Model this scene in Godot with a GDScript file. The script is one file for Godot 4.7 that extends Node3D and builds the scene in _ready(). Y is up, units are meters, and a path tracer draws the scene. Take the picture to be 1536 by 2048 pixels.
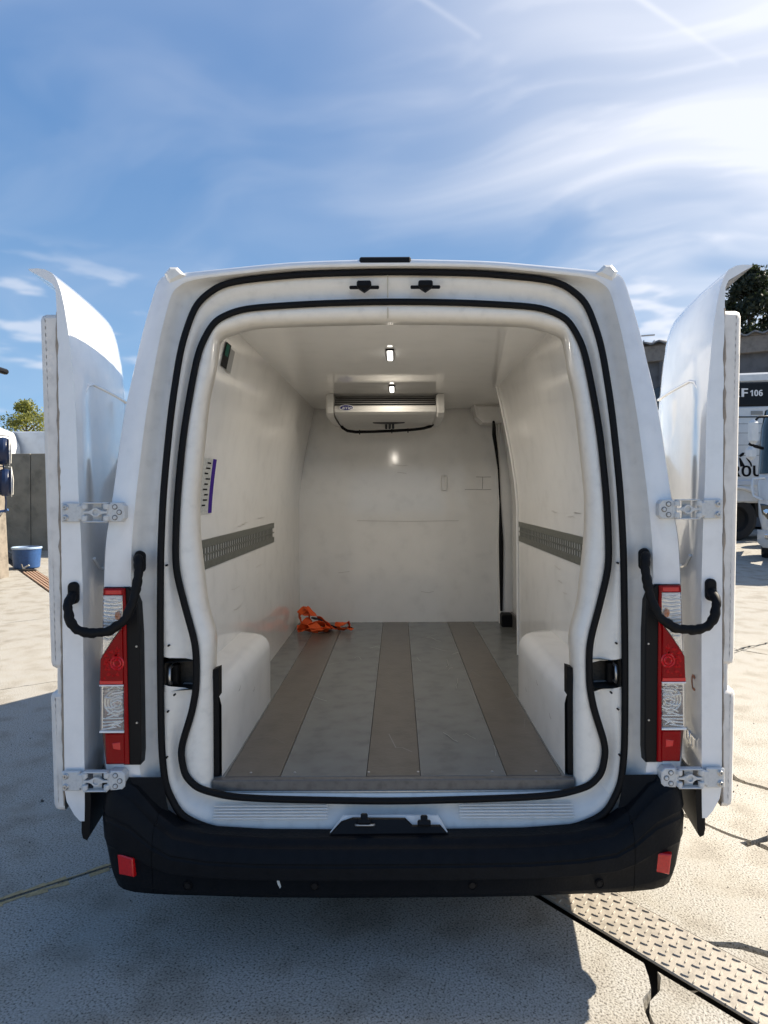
extends Node3D
# A white refrigerated cargo van seen from behind, rear doors folded back, in a concrete yard.

const R0 := [0,0.339,-0.03, -0.434,0.339,-0.03, -0.729,0.339,-0.03, -0.938,0.373,-0.03, -0.998,0.616,-0.03, -1.004,0.738,-0.03, -1.004,0.859,-0.03, -1.004,0.964,-0.03, -1.004,1.05,-0.03, -1,1.276,-0.03, -0.993,1.415,-0.03, -0.968,1.571,-0.033, -0.939,1.852,-0.059, -0.887,2.162,-0.106, -0.842,2.366,-0.143, -0.768,2.378,-0.146, -0.365,2.419,-0.154, 0,2.43,-0.156]
const R1 := [0,0.369,-0.004, -0.429,0.373,-0.004, -0.687,0.387,-0.004, -0.824,0.455,-0.004, -0.872,0.627,-0.004, -0.872,0.747,-0.004, -0.872,0.867,-0.004, -0.874,0.97,-0.004, -0.876,1.056,-0.004, -0.898,1.262,-0.004, -0.895,1.4,-0.004, -0.88,1.571,-0.007, -0.855,1.849,-0.033, -0.818,2.137,-0.076, -0.785,2.306,-0.106, -0.728,2.349,-0.114, -0.361,2.392,-0.122, 0,2.399,-0.124]
const R2 := [0,0.392,-0.035, -0.435,0.399,-0.035, -0.626,0.409,-0.035, -0.739,0.458,-0.035, -0.792,0.562,-0.035, -0.804,0.684,-0.035, -0.806,0.823,-0.035, -0.807,0.945,-0.035, -0.807,1.049,-0.035, -0.806,1.206,-0.035, -0.804,1.38,-0.035, -0.795,1.589,-0.039, -0.776,1.871,-0.067, -0.751,2.108,-0.102, -0.706,2.267,-0.129, -0.61,2.348,-0.145, -0.328,2.377,-0.15, 0,2.385,-0.152]
const R4 := [0,0.494,-0.07, -0.441,0.505,-0.07, -0.583,0.515,-0.07, -0.689,0.544,-0.07, -0.734,0.591,-0.07, -0.749,0.68,-0.07, -0.706,0.812,-0.07, -0.69,0.9,-0.07, -0.69,1.042,-0.07, -0.729,1.183,-0.07, -0.764,1.324,-0.07, -0.756,1.553,-0.072, -0.738,1.803,-0.093, -0.698,2.097,-0.135, -0.643,2.21,-0.154, -0.543,2.255,-0.162, -0.275,2.272,-0.165, 0,2.278,-0.166]
const R5 := [0,0.516,-0.1, -0.358,0.518,-0.1, -0.536,0.518,-0.1, -0.647,0.52,-0.1, -0.647,0.579,-0.1, -0.647,0.695,-0.1, -0.647,0.838,-0.1, -0.649,0.936,-0.1, -0.644,1.062,-0.1, -0.677,1.181,-0.1, -0.704,1.426,-0.1, -0.707,1.571,-0.103, -0.679,1.925,-0.139, -0.658,2.033,-0.155, -0.645,2.164,-0.176, -0.514,2.205,-0.183, -0.248,2.214,-0.185, 0,2.218,-0.186]
const SEG := 8
const ALONG := Vector2(0.607, 0.795)    # the drain's direction on the ground (x, z)
const ACROSS := Vector2(0.795, -0.607)

var MAT := {}
var NOISE := {}
var rng := RandomNumberGenerator.new()
var van: Node3D

# ---------------------------------------------------------------- materials
func lin(c: Color) -> Color:
	return c.linear_to_srgb()

func noise_tex(key: String, freq: float, octaves: int, size: int, ramp: Gradient, as_normal := 0.0, kind := FastNoiseLite.TYPE_SIMPLEX_SMOOTH, sd := 1) -> NoiseTexture2D:
	if NOISE.has(key):
		return NOISE[key]
	var n := FastNoiseLite.new()
	n.noise_type = kind
	n.frequency = freq
	n.fractal_octaves = octaves
	n.seed = sd
	if kind == FastNoiseLite.TYPE_CELLULAR:
		n.cellular_return_type = FastNoiseLite.RETURN_DISTANCE
	var t := NoiseTexture2D.new()
	t.width = size
	t.height = size
	t.seamless = true
	t.noise = n
	if as_normal > 0.0:
		t.as_normal_map = true
		t.bump_strength = as_normal
	elif ramp:
		t.color_ramp = ramp
	NOISE[key] = t
	return t

func ramp(stops: Array) -> Gradient:
	var g := Gradient.new()
	var off := PackedFloat32Array()
	var col := PackedColorArray()
	for s in stops:
		off.append(s[0])
		col.append(lin(s[1]))
	g.offsets = off
	g.colors = col
	return g

# a surface of base colour c (linear) with blotches of up to `var_` and fine relief
func surf(key: String, c: Color, rough: float, o := {}) -> StandardMaterial3D:
	if MAT.has(key):
		return MAT[key]
	var m := StandardMaterial3D.new()
	m.resource_name = key
	m.roughness = rough
	m.metallic = o.get("metal", 0.0)
	m.metallic_specular = o.get("spec", 0.5)
	var v: float = o.get("vary", 0.0)
	var sc: float = o.get("scale", 1.0)
	m.albedo_color = lin(c)
	if v > 0.0:
		var dark: Color = o.get("dark", Color(c.r * (1 - v), c.g * (1 - v), c.b * (1 - v)))
		var light := Color(minf(c.r * (1 + v * 0.5), 0.95), minf(c.g * (1 + v * 0.5), 0.95), minf(c.b * (1 + v * 0.5), 0.95))
		m.albedo_color = Color.WHITE
		m.albedo_texture = noise_tex("c_" + key, o.get("freq", 0.012), o.get("oct", 5), 512, ramp([[0.0, dark], [o.get("mid", 0.45), c], [1.0, light]]), 0.0, FastNoiseLite.TYPE_SIMPLEX_SMOOTH, key.hash() % 1000)
	if o.get("bump", 0.0) > 0.0:
		m.normal_enabled = true
		m.normal_texture = noise_tex("n_%s" % o.get("bump_kind", "fine"), {"fine": 0.06, "coarse": 0.015, "peel": 0.035, "facet": 0.03}[o.get("bump_kind", "fine")], 3 if o.get("bump_kind", "fine") != "facet" else 1, 512, null, 4.0, FastNoiseLite.TYPE_CELLULAR if o.get("bump_kind", "fine") == "facet" else FastNoiseLite.TYPE_SIMPLEX_SMOOTH)
		m.normal_scale = o.bump
	if v > 0.0 or o.get("bump", 0.0) > 0.0:
		m.uv1_triplanar = true
		m.uv1_scale = Vector3(sc, sc, sc)
	if o.get("coat", 0.0) > 0.0:
		m.clearcoat_enabled = true
		m.clearcoat = o.coat
		m.clearcoat_roughness = o.get("coat_rough", 0.05)
	if o.has("backlight"):
		m.backlight_enabled = true
		m.backlight = lin(o.backlight)
	if o.get("vc", false):
		m.vertex_color_use_as_albedo = true
		m.albedo_color = Color.WHITE
	MAT[key] = m
	return m

func pane(key: String, c: Color, alpha: float) -> StandardMaterial3D:
	if MAT.has(key):
		return MAT[key]
	var m := StandardMaterial3D.new()
	m.resource_name = key
	m.albedo_color = Color(lin(c), alpha)
	m.transparency = BaseMaterial3D.TRANSPARENCY_ALPHA
	m.roughness = 0.04
	MAT[key] = m
	return m

func materials() -> void:
	surf("paint", Color(0.80, 0.80, 0.80), 0.2, {"vary": 0.08, "scale": 1.3, "bump": 0.03, "bump_kind": "peel", "coat": 1.0})
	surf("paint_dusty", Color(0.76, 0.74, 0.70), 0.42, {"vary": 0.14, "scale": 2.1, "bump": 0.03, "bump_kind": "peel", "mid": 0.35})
	surf("jamb", Color(0.83, 0.79, 0.72), 0.32, {"vary": 0.12, "scale": 2.7, "mid": 0.35, "coat": 0.25})
	surf("grp", Color(0.82, 0.80, 0.76), 0.11, {"vary": 0.07, "scale": 0.9, "mid": 0.35, "bump": 0.018, "bump_kind": "coarse"})
	surf("ceiling_grp", Color(0.82, 0.80, 0.76), 0.06, {"vary": 0.05, "scale": 0.9, "mid": 0.35, "bump": 0.008, "bump_kind": "coarse"})
	surf("liner", Color(0.74, 0.70, 0.65), 0.5, {"vary": 0.15, "scale": 2.2, "bump": 0.03, "bump_kind": "fine"})
	surf("sealant", Color(0.30, 0.25, 0.20), 0.7, {"vary": 0.3, "scale": 5.0})
	surf("rubber", Color(0.006, 0.006, 0.007), 0.6, {"spec": 0.3, "vary": 0.3, "scale": 6.0})
	surf("bumper", Color(0.006, 0.007, 0.009), 0.55, {"spec": 0.25, "vary": 0.3, "scale": 2.5, "bump": 0.25, "bump_kind": "fine"})
	surf("black_plastic", Color(0.006, 0.006, 0.007), 0.45, {"spec": 0.3})
	surf("pocket", Color(0.05, 0.042, 0.033), 0.6, {"vary": 0.5, "scale": 9.0})
	surf("floor_grey", Color(0.165, 0.17, 0.163), 0.27, {"vary": 0.25, "scale": 1.1, "bump": 0.05})
	surf("floor_taupe", Color(0.125, 0.108, 0.090), 0.30, {"vary": 0.25, "scale": 1.1, "bump": 0.05})
	surf("floor_trim", Color(0.13, 0.12, 0.11), 0.4, {"vary": 0.35, "scale": 4.0})
	surf("alu", Color(0.55, 0.55, 0.53), 0.35, {"metal": 0.9, "vary": 0.15, "scale": 6.0})
	surf("galv", Color(0.16, 0.165, 0.14), 0.45, {"metal": 0.5, "vary": 0.3, "scale": 5.0})
	surf("steel", Color(0.5, 0.5, 0.5), 0.35, {"metal": 0.9})
	surf("hinge", Color(0.56, 0.565, 0.56), 0.35, {"vary": 0.2, "scale": 12.0, "mid": 0.3, "coat": 0.3})
	surf("hinge_grime", Color(0.16, 0.155, 0.145), 0.6)
	surf("red_facet", Color(0.42, 0.003, 0.006), 0.08, {"spec": 0.3})
	surf("bright_red", Color(0.62, 0.010, 0.014), 0.10, {"coat": 0.3})
	surf("red_lens", Color(0.27, 0.001, 0.004), 0.10, {"spec": 0.25, "coat": 0.12, "bump": 0.35, "bump_kind": "facet", "scale": 9.0})
	surf("deep_red_lens", Color(0.07, 0.001, 0.002), 0.12, {"coat": 0.3})
	surf("reflector_red", Color(0.60, 0.006, 0.008), 0.25, {"vary": 0.2, "scale": 14.0, "coat": 0.6})
	surf("chrome", Color(0.80, 0.80, 0.80), 0.12, {"metal": 1.0})
	surf("lamp_silver", Color(0.72, 0.72, 0.70), 0.18, {"metal": 0.95, "bump": 0.8, "bump_kind": "facet", "scale": 11.0})
	surf("amber", Color(0.55, 0.16, 0.03), 0.2)
	pane("clear_lens", Color(0.9, 0.9, 0.9), 0.10)
	surf("orange_cloth", Color(0.75, 0.10, 0.012), 0.7, {"vary": 0.2, "scale": 14.0})
	surf("black_cloth", Color(0.02, 0.02, 0.025), 0.8)
	surf("unit_white", Color(0.60, 0.585, 0.55), 0.38, {"vary": 0.08, "scale": 3.0})
	surf("louver_black", Color(0.008, 0.008, 0.009), 0.4)
	surf("badge_blue", Color(0.012, 0.014, 0.13), 0.25)
	surf("print_white", Color(0.75, 0.75, 0.75), 0.4, {"spec": 0.1})
	surf("print_violet", Color(0.055, 0.02, 0.24), 0.45, {"spec": 0.1})
	surf("print_black", Color(0.012, 0.012, 0.013), 0.5, {"spec": 0.1})
	surf("print_green", Color(0.015, 0.10, 0.07), 0.5, {"spec": 0.1, "vary": 0.6, "scale": 22.0})
	surf("print_orange", Color(0.60, 0.20, 0.10), 0.5)
	surf("paper", Color(0.52, 0.52, 0.48), 0.6, {"vary": 0.3, "scale": 12.0})
	surf("paper_grey", Color(0.25, 0.25, 0.24), 0.5)
	surf("tyre", Color(0.018, 0.018, 0.019), 0.8, {"vary": 0.3, "scale": 6.0})
	surf("rim", Color(0.35, 0.36, 0.37), 0.4, {"metal": 0.6})
	surf("underbody", Color(0.02, 0.02, 0.02), 0.8)
	surf("concrete_wall", Color(0.235, 0.22, 0.18), 0.9, {"vary": 0.35, "scale": 0.35, "bump": 0.3, "bump_kind": "fine"})
	surf("concrete_post", Color(0.22, 0.19, 0.155), 0.9, {"vary": 0.4, "scale": 0.7, "bump": 0.4, "bump_kind": "fine"})
	surf("trench", Color(0.05, 0.045, 0.04), 0.95)
	surf("plate", Color(0.36, 0.325, 0.275), 0.5, {"metal": 0.25, "vary": 0.25, "scale": 2.2, "bump": 0.1})
	surf("rusty_plate", Color(0.36, 0.235, 0.16), 0.75, {"vary": 0.35, "scale": 1.5})
	surf("scuff_dark", Color(0.10, 0.09, 0.08), 0.7)
	surf("scuff_pale", Color(0.45, 0.42, 0.38), 0.6)
	surf("scuff_floor", Color(0.30, 0.30, 0.28), 0.6)
	surf("sealant_pale", Color(0.55, 0.50, 0.40), 0.6)
	surf("sand", Color(0.42, 0.31, 0.16), 0.95, {"vary": 0.4, "scale": 6.0})
	surf("grit", Color(0.10, 0.09, 0.08), 0.9)
	surf("tub_blue", Color(0.025, 0.085, 0.24), 0.45, {"vary": 0.25, "scale": 2.0})
	surf("tub_rim", Color(0.40, 0.52, 0.68), 0.4)
	surf("reel_blue", Color(0.006, 0.018, 0.06), 0.4)
	surf("rope", Color(0.55, 0.53, 0.47), 0.8)
	surf("twine", Color(0.12, 0.11, 0.10), 0.8)
	surf("truck_white", Color(0.62, 0.63, 0.63), 0.3, {"vary": 0.1, "scale": 0.7, "coat": 0.4})
	surf("trailer_white", Color(0.52, 0.57, 0.63), 0.5, {"vary": 0.1, "scale": 0.5})
	surf("truck_dark", Color(0.008, 0.010, 0.013), 0.4, {"spec": 0.3})
	surf("glass_dark", Color(0.015, 0.03, 0.032), 0.05, {"coat": 0.6})
	surf("roof_sheet", Color(0.16, 0.165, 0.18), 0.6, {"vary": 0.2, "scale": 0.2})
	surf("coping", Color(0.20, 0.18, 0.16), 0.8, {"vary": 0.3, "scale": 0.8})
	surf("store_panel", Color(0.12, 0.12, 0.125), 0.8, {"vary": 0.35, "scale": 0.3})
	surf("bark", Color(0.06, 0.045, 0.03), 0.9, {"vary": 0.3})
	surf("leaf_dark", Color(0.014, 0.021, 0.009), 0.7, {"backlight": Color(0.02, 0.03, 0.01)})
	surf("leaf_olive", Color(0.13, 0.14, 0.03), 0.6, {"backlight": Color(0.22, 0.22, 0.04)})
	# concrete paving: exposed sand and small stones, with broad stains on a second layer
	var c := StandardMaterial3D.new()
	c.resource_name = "paving"
	c.roughness = 0.9
	c.albedo_texture = noise_tex("c_paving", 0.11, 5, 2048, ramp([[0.0, Color(0.04, 0.036, 0.03)], [0.22, Color(0.085, 0.076, 0.062)], [0.30, Color(0.235, 0.222, 0.195)], [0.42, Color(0.325, 0.309, 0.274)], [0.6, Color(0.37, 0.354, 0.318)], [1.0, Color(0.49, 0.472, 0.432)]]))
	c.normal_enabled = true
	c.normal_texture = noise_tex("n_paving", 0.11, 5, 2048, null, 9.0, FastNoiseLite.TYPE_SIMPLEX_SMOOTH, 1)
	c.normal_scale = 0.18
	c.uv1_scale = Vector3(0.42, 0.42, 1)
	c.detail_enabled = true
	c.detail_blend_mode = BaseMaterial3D.BLEND_MODE_MUL
	c.detail_uv_layer = BaseMaterial3D.DETAIL_UV_2
	c.uv2_scale = Vector3(0.13, 0.13, 1)
	c.detail_albedo = noise_tex("d_paving", 0.022, 6, 1024, ramp([[0.0, Color(0.66, 0.63, 0.59)], [0.30, Color(0.86, 0.83, 0.79)], [0.42, Color(0.95, 0.93, 0.90)], [0.6, Color(1, 1, 1)], [1.0, Color(1, 0.98, 0.95)]]), 0.0, FastNoiseLite.TYPE_SIMPLEX_SMOOTH, 7)
	MAT["paving"] = c

# ---------------------------------------------------------------- mesh helpers
func start() -> SurfaceTool:
	var st := SurfaceTool.new()
	st.begin(Mesh.PRIMITIVE_TRIANGLES)
	st.set_smooth_group(-1)
	return st

func tri(st: SurfaceTool, a: Vector3, b: Vector3, c: Vector3) -> void:
	st.add_vertex(a)
	st.add_vertex(b)
	st.add_vertex(c)

func quad(st: SurfaceTool, a: Vector3, b: Vector3, c: Vector3, d: Vector3) -> void:
	tri(st, a, b, c)
	tri(st, a, c, d)

func commit(st: SurfaceTool) -> ArrayMesh:
	st.generate_normals()
	return st.commit()

func put(mesh: Mesh, called: String, m: String, parent: Node = self) -> MeshInstance3D:
	var o := MeshInstance3D.new()
	o.name = called
	o.mesh = mesh
	o.material_override = MAT[m]
	parent.add_child(o, true)
	return o

func fin(st: SurfaceTool, called: String, m: String, parent: Node = self) -> MeshInstance3D:
	return put(commit(st), called, m, parent)

func thing(called: String, label: String, category: String, at := Vector3.ZERO, turn := 0.0, group := "") -> Node3D:
	var o := Node3D.new()
	o.name = called
	add_child(o, true)
	o.position = at
	o.rotation.y = turn
	tag(o, label, category, group)
	return o

func tag(o: Node, label: String, category: String, group := "", kind := "") -> void:
	if label:
		o.set_meta("label", label)
	if category:
		o.set_meta("category", category)
	if group:
		o.set_meta("group", group)
	if kind:
		o.set_meta("kind", kind)

func part(called: String, parent: Node) -> Node3D:
	var o := Node3D.new()
	o.name = called
	parent.add_child(o, true)
	return o

# rows of points joined by quads
func sheet(st: SurfaceTool, rows: Array, sg := 1, close := false) -> void:
	st.set_smooth_group(sg)
	for i in rows.size() - 1:
		var a = rows[i]
		var b = rows[i + 1]
		var n: int = a.size()
		for j in (n if close else n - 1):
			var k: int = (j + 1) % n
			quad(st, a[j], a[k], b[k], b[j])
	st.set_smooth_group(-1)

func rbox(st: SurfaceTool, c: Vector3, s: Vector3, r := 0.0, bs := Basis.IDENTITY) -> void:
	var h := s * 0.5
	r = minf(r, minf(h.x, minf(h.y, h.z)) * 0.95)
	var p := func(sx, sy, sz, ax): # corner of the face across axis ax
		var v := Vector3(sx * (h.x - (0.0 if ax == 0 else r)), sy * (h.y - (0.0 if ax == 1 else r)), sz * (h.z - (0.0 if ax == 2 else r)))
		return c + bs * v
	for s1 in [-1, 1]:
		quad(st, p.call(s1, -1, -1, 0), p.call(s1, -1 , 1, 0), p.call(s1, 1, 1, 0), p.call(s1, 1, -1, 0)) if s1 > 0 else quad(st, p.call(s1, -1, 1, 0), p.call(s1, -1, -1, 0), p.call(s1, 1, -1, 0), p.call(s1, 1, 1, 0))
		quad(st, p.call(-1, s1, 1, 1), p.call(-1, s1, -1, 1), p.call(1, s1, -1, 1), p.call(1, s1, 1, 1)) if s1 < 0 else quad(st, p.call(-1, s1, -1, 1), p.call(-1, s1, 1, 1), p.call(1, s1, 1, 1), p.call(1, s1, -1, 1))
		quad(st, p.call(-1, -1, s1, 2), p.call(-1, 1, s1, 2), p.call(1, 1, s1, 2), p.call(1, -1, s1, 2)) if s1 > 0 else quad(st, p.call(1, -1, s1, 2), p.call(1, 1, s1, 2), p.call(-1, 1, s1, 2), p.call(-1, -1, s1, 2))
	if r <= 0.0:
		return
	for a in [-1, 1]:
		for b in [-1, 1]:
			quad(st, p.call(a, b, -1, 0), p.call(a, b, 1, 0), p.call(a, b, 1, 1), p.call(a, b, -1, 1))
			quad(st, p.call(a, -1, b, 0), p.call(a, 1, b, 0), p.call(a, 1, b, 2), p.call(a, -1, b, 2))
			quad(st, p.call(-1, a, b, 1), p.call(1, a, b, 1), p.call(1, a, b, 2), p.call(-1, a, b, 2))
			for d in [-1, 1]:
				tri(st, p.call(a, b, d, 0), p.call(a, b, d, 1), p.call(a, b, d, 2))

func box(called: String, m: String, parent: Node, c: Vector3, s: Vector3, r := 0.0, bs := Basis.IDENTITY) -> MeshInstance3D:
	var st := start()
	rbox(st, c, s, r, bs)
	return fin(st, called, m, parent)

func tube(st: SurfaceTool, path: Array, r: float, sides := 10, closed := false, radii := []) -> void:
	var rows := []
	var n := path.size()
	var up := Vector3.UP
	for i in n:
		var t: Vector3 = ((path[(i + 1) % n] if closed or i < n - 1 else path[i]) - (path[(i - 1 + n) % n] if closed or i > 0 else path[i])).normalized()
		if i == 0:
			up = Vector3.UP if absf(t.y) < 0.9 else Vector3.RIGHT
		var x := t.cross(up).normalized()
		if x.length() < 0.5:
			x = t.cross(Vector3.BACK).normalized()
		up = x.cross(t).normalized()
		var row := []
		var rr: float = radii[i] if radii.size() else r
		for k in sides:
			var a := TAU * k / sides
			row.append(path[i] + (x * cos(a) + up * sin(a)) * rr)
		rows.append(row)
	if closed:
		rows.append(rows[0])
	sheet(st, rows, 1, true)
	if not closed:
		for k in sides:
			tri(st, path[0], rows[0][k], rows[0][(k + 1) % sides])
			tri(st, path[n - 1], rows[n - 1][(k + 1) % sides], rows[n - 1][k])

# profile of (radius, height) turned about an axis
func lathe(st: SurfaceTool, prof: Array, at: Vector3, bs := Basis.IDENTITY, sides := 24) -> void:
	var rows := []
	for p in prof:
		var row := []
		for k in sides:
			var a := TAU * k / sides
			row.append(at + bs * Vector3(cos(a) * p[0], p[1], sin(a) * p[0]))
		rows.append(row)
	for i in rows.size() - 1:
		sheet(st, [rows[i], rows[i + 1]], i + 2, true)

# polygon in local x, y pushed out along local z, the front edge chamfered
func prism(st: SurfaceTool, poly: Array, z0: float, z1: float, xf := Transform3D.IDENTITY, bevel := 0.0) -> void:
	var n := poly.size()
	var p := PackedVector2Array(poly)
	if Geometry2D.is_polygon_clockwise(p):
		p.reverse()
	var q := PackedVector2Array()
	for i in n:
		var a := (p[i] - p[(i - 1 + n) % n]).normalized()
		var b := (p[(i + 1) % n] - p[i]).normalized()
		var na := Vector2(-a.y, a.x)
		var nb := Vector2(-b.y, b.x)
		q.append(p[i] + (na + nb) / maxf(0.3, 1.0 + na.dot(nb)) * bevel)
	var ix := Geometry2D.triangulate_polygon(q)
	for t in range(0, ix.size(), 3):
		tri(st, xf * Vector3(q[ix[t]].x, q[ix[t]].y, z1), xf * Vector3(q[ix[t + 1]].x, q[ix[t + 1]].y, z1), xf * Vector3(q[ix[t + 2]].x, q[ix[t + 2]].y, z1))
		tri(st, xf * Vector3(q[ix[t]].x, q[ix[t]].y, z0), xf * Vector3(q[ix[t + 2]].x, q[ix[t + 2]].y, z0), xf * Vector3(q[ix[t + 1]].x, q[ix[t + 1]].y, z0))
	for i in n:
		var k := (i + 1) % n
		var zm := z1 - bevel
		quad(st, xf * Vector3(p[i].x, p[i].y, z0), xf * Vector3(p[k].x, p[k].y, z0), xf * Vector3(p[k].x, p[k].y, zm), xf * Vector3(p[i].x, p[i].y, zm))
		if bevel > 0.0:
			quad(st, xf * Vector3(p[i].x, p[i].y, zm), xf * Vector3(p[k].x, p[k].y, zm), xf * Vector3(q[k].x, q[k].y, z1), xf * Vector3(q[i].x, q[i].y, z1))

func round_rect(w: float, h: float, r: float, n := 5, c := Vector2.ZERO) -> Array:
	var out := []
	for q in 4:
		var cc := Vector2((w / 2 - r) * (1 if q in [0, 3] else -1), (h / 2 - r) * (1 if q in [0, 1] else -1))
		for k in n + 1:
			var a := PI / 2 * (q + float(k) / n)
			out.append(c + cc + Vector2(cos(a), sin(a)) * r)
	return out

func text(what: String, size: float, depth: float, called: String, m: String, parent: Node, xf: Transform3D, bold := false, italic := false, squeeze := 1.0) -> MeshInstance3D:
	var t := TextMesh.new()
	var f := SystemFont.new()
	f.font_names = PackedStringArray(["Droid Sans"])
	f.font_weight = 700 if bold else 400
	f.font_italic = italic
	t.font = f
	t.text = what
	t.font_size = 64
	t.pixel_size = size / 46.0
	t.depth = depth
	t.curve_step = 4.0
	var o := put(t, called, m, parent)
	o.transform = xf.scaled_local(Vector3(squeeze, 1, 1))
	return o

# a closed ring from the left half given from bottom centre to top centre
func ring(half: Array, smooth: int, dz := 0.0) -> Array:
	var n := half.size() / 3
	var left := []
	for i in n:
		left.append(Vector3(half[i * 3], half[i * 3 + 1], half[i * 3 + 2] + dz))
	var all := left.duplicate()
	for i in range(n - 2, 0, -1):
		all.append(Vector3(-left[i].x, left[i].y, left[i].z))
	var fine := []
	for i in all.size():
		for k in SEG:
			fine.append(all[i].lerp(all[(i + 1) % all.size()], float(k) / SEG))
	for s in smooth:
		var f2 := []
		for i in fine.size():
			f2.append(fine[i] * 0.5 + (fine[i - 1] + fine[(i + 1) % fine.size()]) * 0.25)
		fine = f2
	return fine

func mixed(a: Array, b: Array, t: float, dz := 0.0) -> Array:
	var out := []
	for i in a.size():
		out.append(a[i].lerp(b[i], t) + Vector3(0, 0, dz))
	return out

func shifted(a: Array, sx: float, sy: float, dz: float, z := INF) -> Array:
	var out := []
	for p in a:
		out.append(Vector3(p.x * sx, 0.34 + (p.y - 0.34) * sy, (p.z if z == INF else z) + dz))
	return out

# the yard is level round the van, then rises gently away from the camera
func ground_y(z: float) -> float:
	return clampf((-5.0 - z) * 0.04, 0.0, 0.32)

# ---------------------------------------------------------------- the scene
func _ready() -> void:
	rng.seed = 11
	var cam := Camera3D.new()
	cam.name = "camera"
	cam.projection = Camera3D.PROJECTION_FRUSTUM
	cam.near = 0.05
	cam.size = 0.07502
	cam.frustum_offset = Vector2(-0.00099, -0.00143)
	cam.far = 600.0
	add_child(cam)
	cam.position = Vector3(0.02, 1.58, 2.34)
	cam.rotation_degrees = Vector3(0, 0, -0.3)
	cam.current = true

	var env := Environment.new()
	env.background_mode = Environment.BG_SKY
	env.tonemap_mode = Environment.TONE_MAPPER_LINEAR
	env.tonemap_exposure = 2.2
	env.sdfgi_enabled = true
	env.ssao_enabled = true
	env.ssil_enabled = true
	var sky := Sky.new()
	var pm := PanoramaSkyMaterial.new()
	pm.panorama = ImageTexture.create_from_image(sky_image())
	pm.energy_multiplier = 1.0
	sky.sky_material = pm
	env.sky = sky
	env.background_energy_multiplier = 1.0
	var we := WorldEnvironment.new()
	we.name = "world_environment"
	we.environment = env
	add_child(we)

	var sun := DirectionalLight3D.new()
	sun.name = "sun"
	sun.light_energy = 1.6
	sun.light_color = Color(1.0, 0.955, 0.88)
	sun.light_angular_distance = 0.5
	sun.shadow_enabled = true
	add_child(sun)
	sun.look_at_from_position(Vector3(11.2, 10, -5.8), Vector3.ZERO, Vector3.UP)

	materials()
	yard()
	build_van()
	interior()
	left_background()
	right_background()

# ---------------------------------------------------------------- sky
func sky_image() -> Image:
	var a := FastNoiseLite.new()
	a.noise_type = FastNoiseLite.TYPE_SIMPLEX_SMOOTH
	a.frequency = 1.0
	a.fractal_octaves = 5
	a.seed = 5
	var w := FastNoiseLite.new()
	w.frequency = 0.6
	w.fractal_octaves = 3
	w.seed = 9
	var low := Image.create(1024, 512, false, Image.FORMAT_RGBF)
	low.fill(Color(0.15, 0.14, 0.125))
	for j in 262:
		for i in 1024:
			low.set_pixel(i, j, sky_color((i + 0.5) / 1024.0, (j + 0.5) / 512.0, a, w))
	low.resize(3072, 1536, Image.INTERPOLATE_CUBIC)
	for j in range(240, 786): # the part in view, drawn finer from the same formula
		for k in range(-270, 300):
			var i := (k + 3072) % 3072
			low.set_pixel(i, j, sky_color((i + 0.5) / 3072.0, (j + 0.5) / 1536.0, a, w))
	return low

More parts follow.
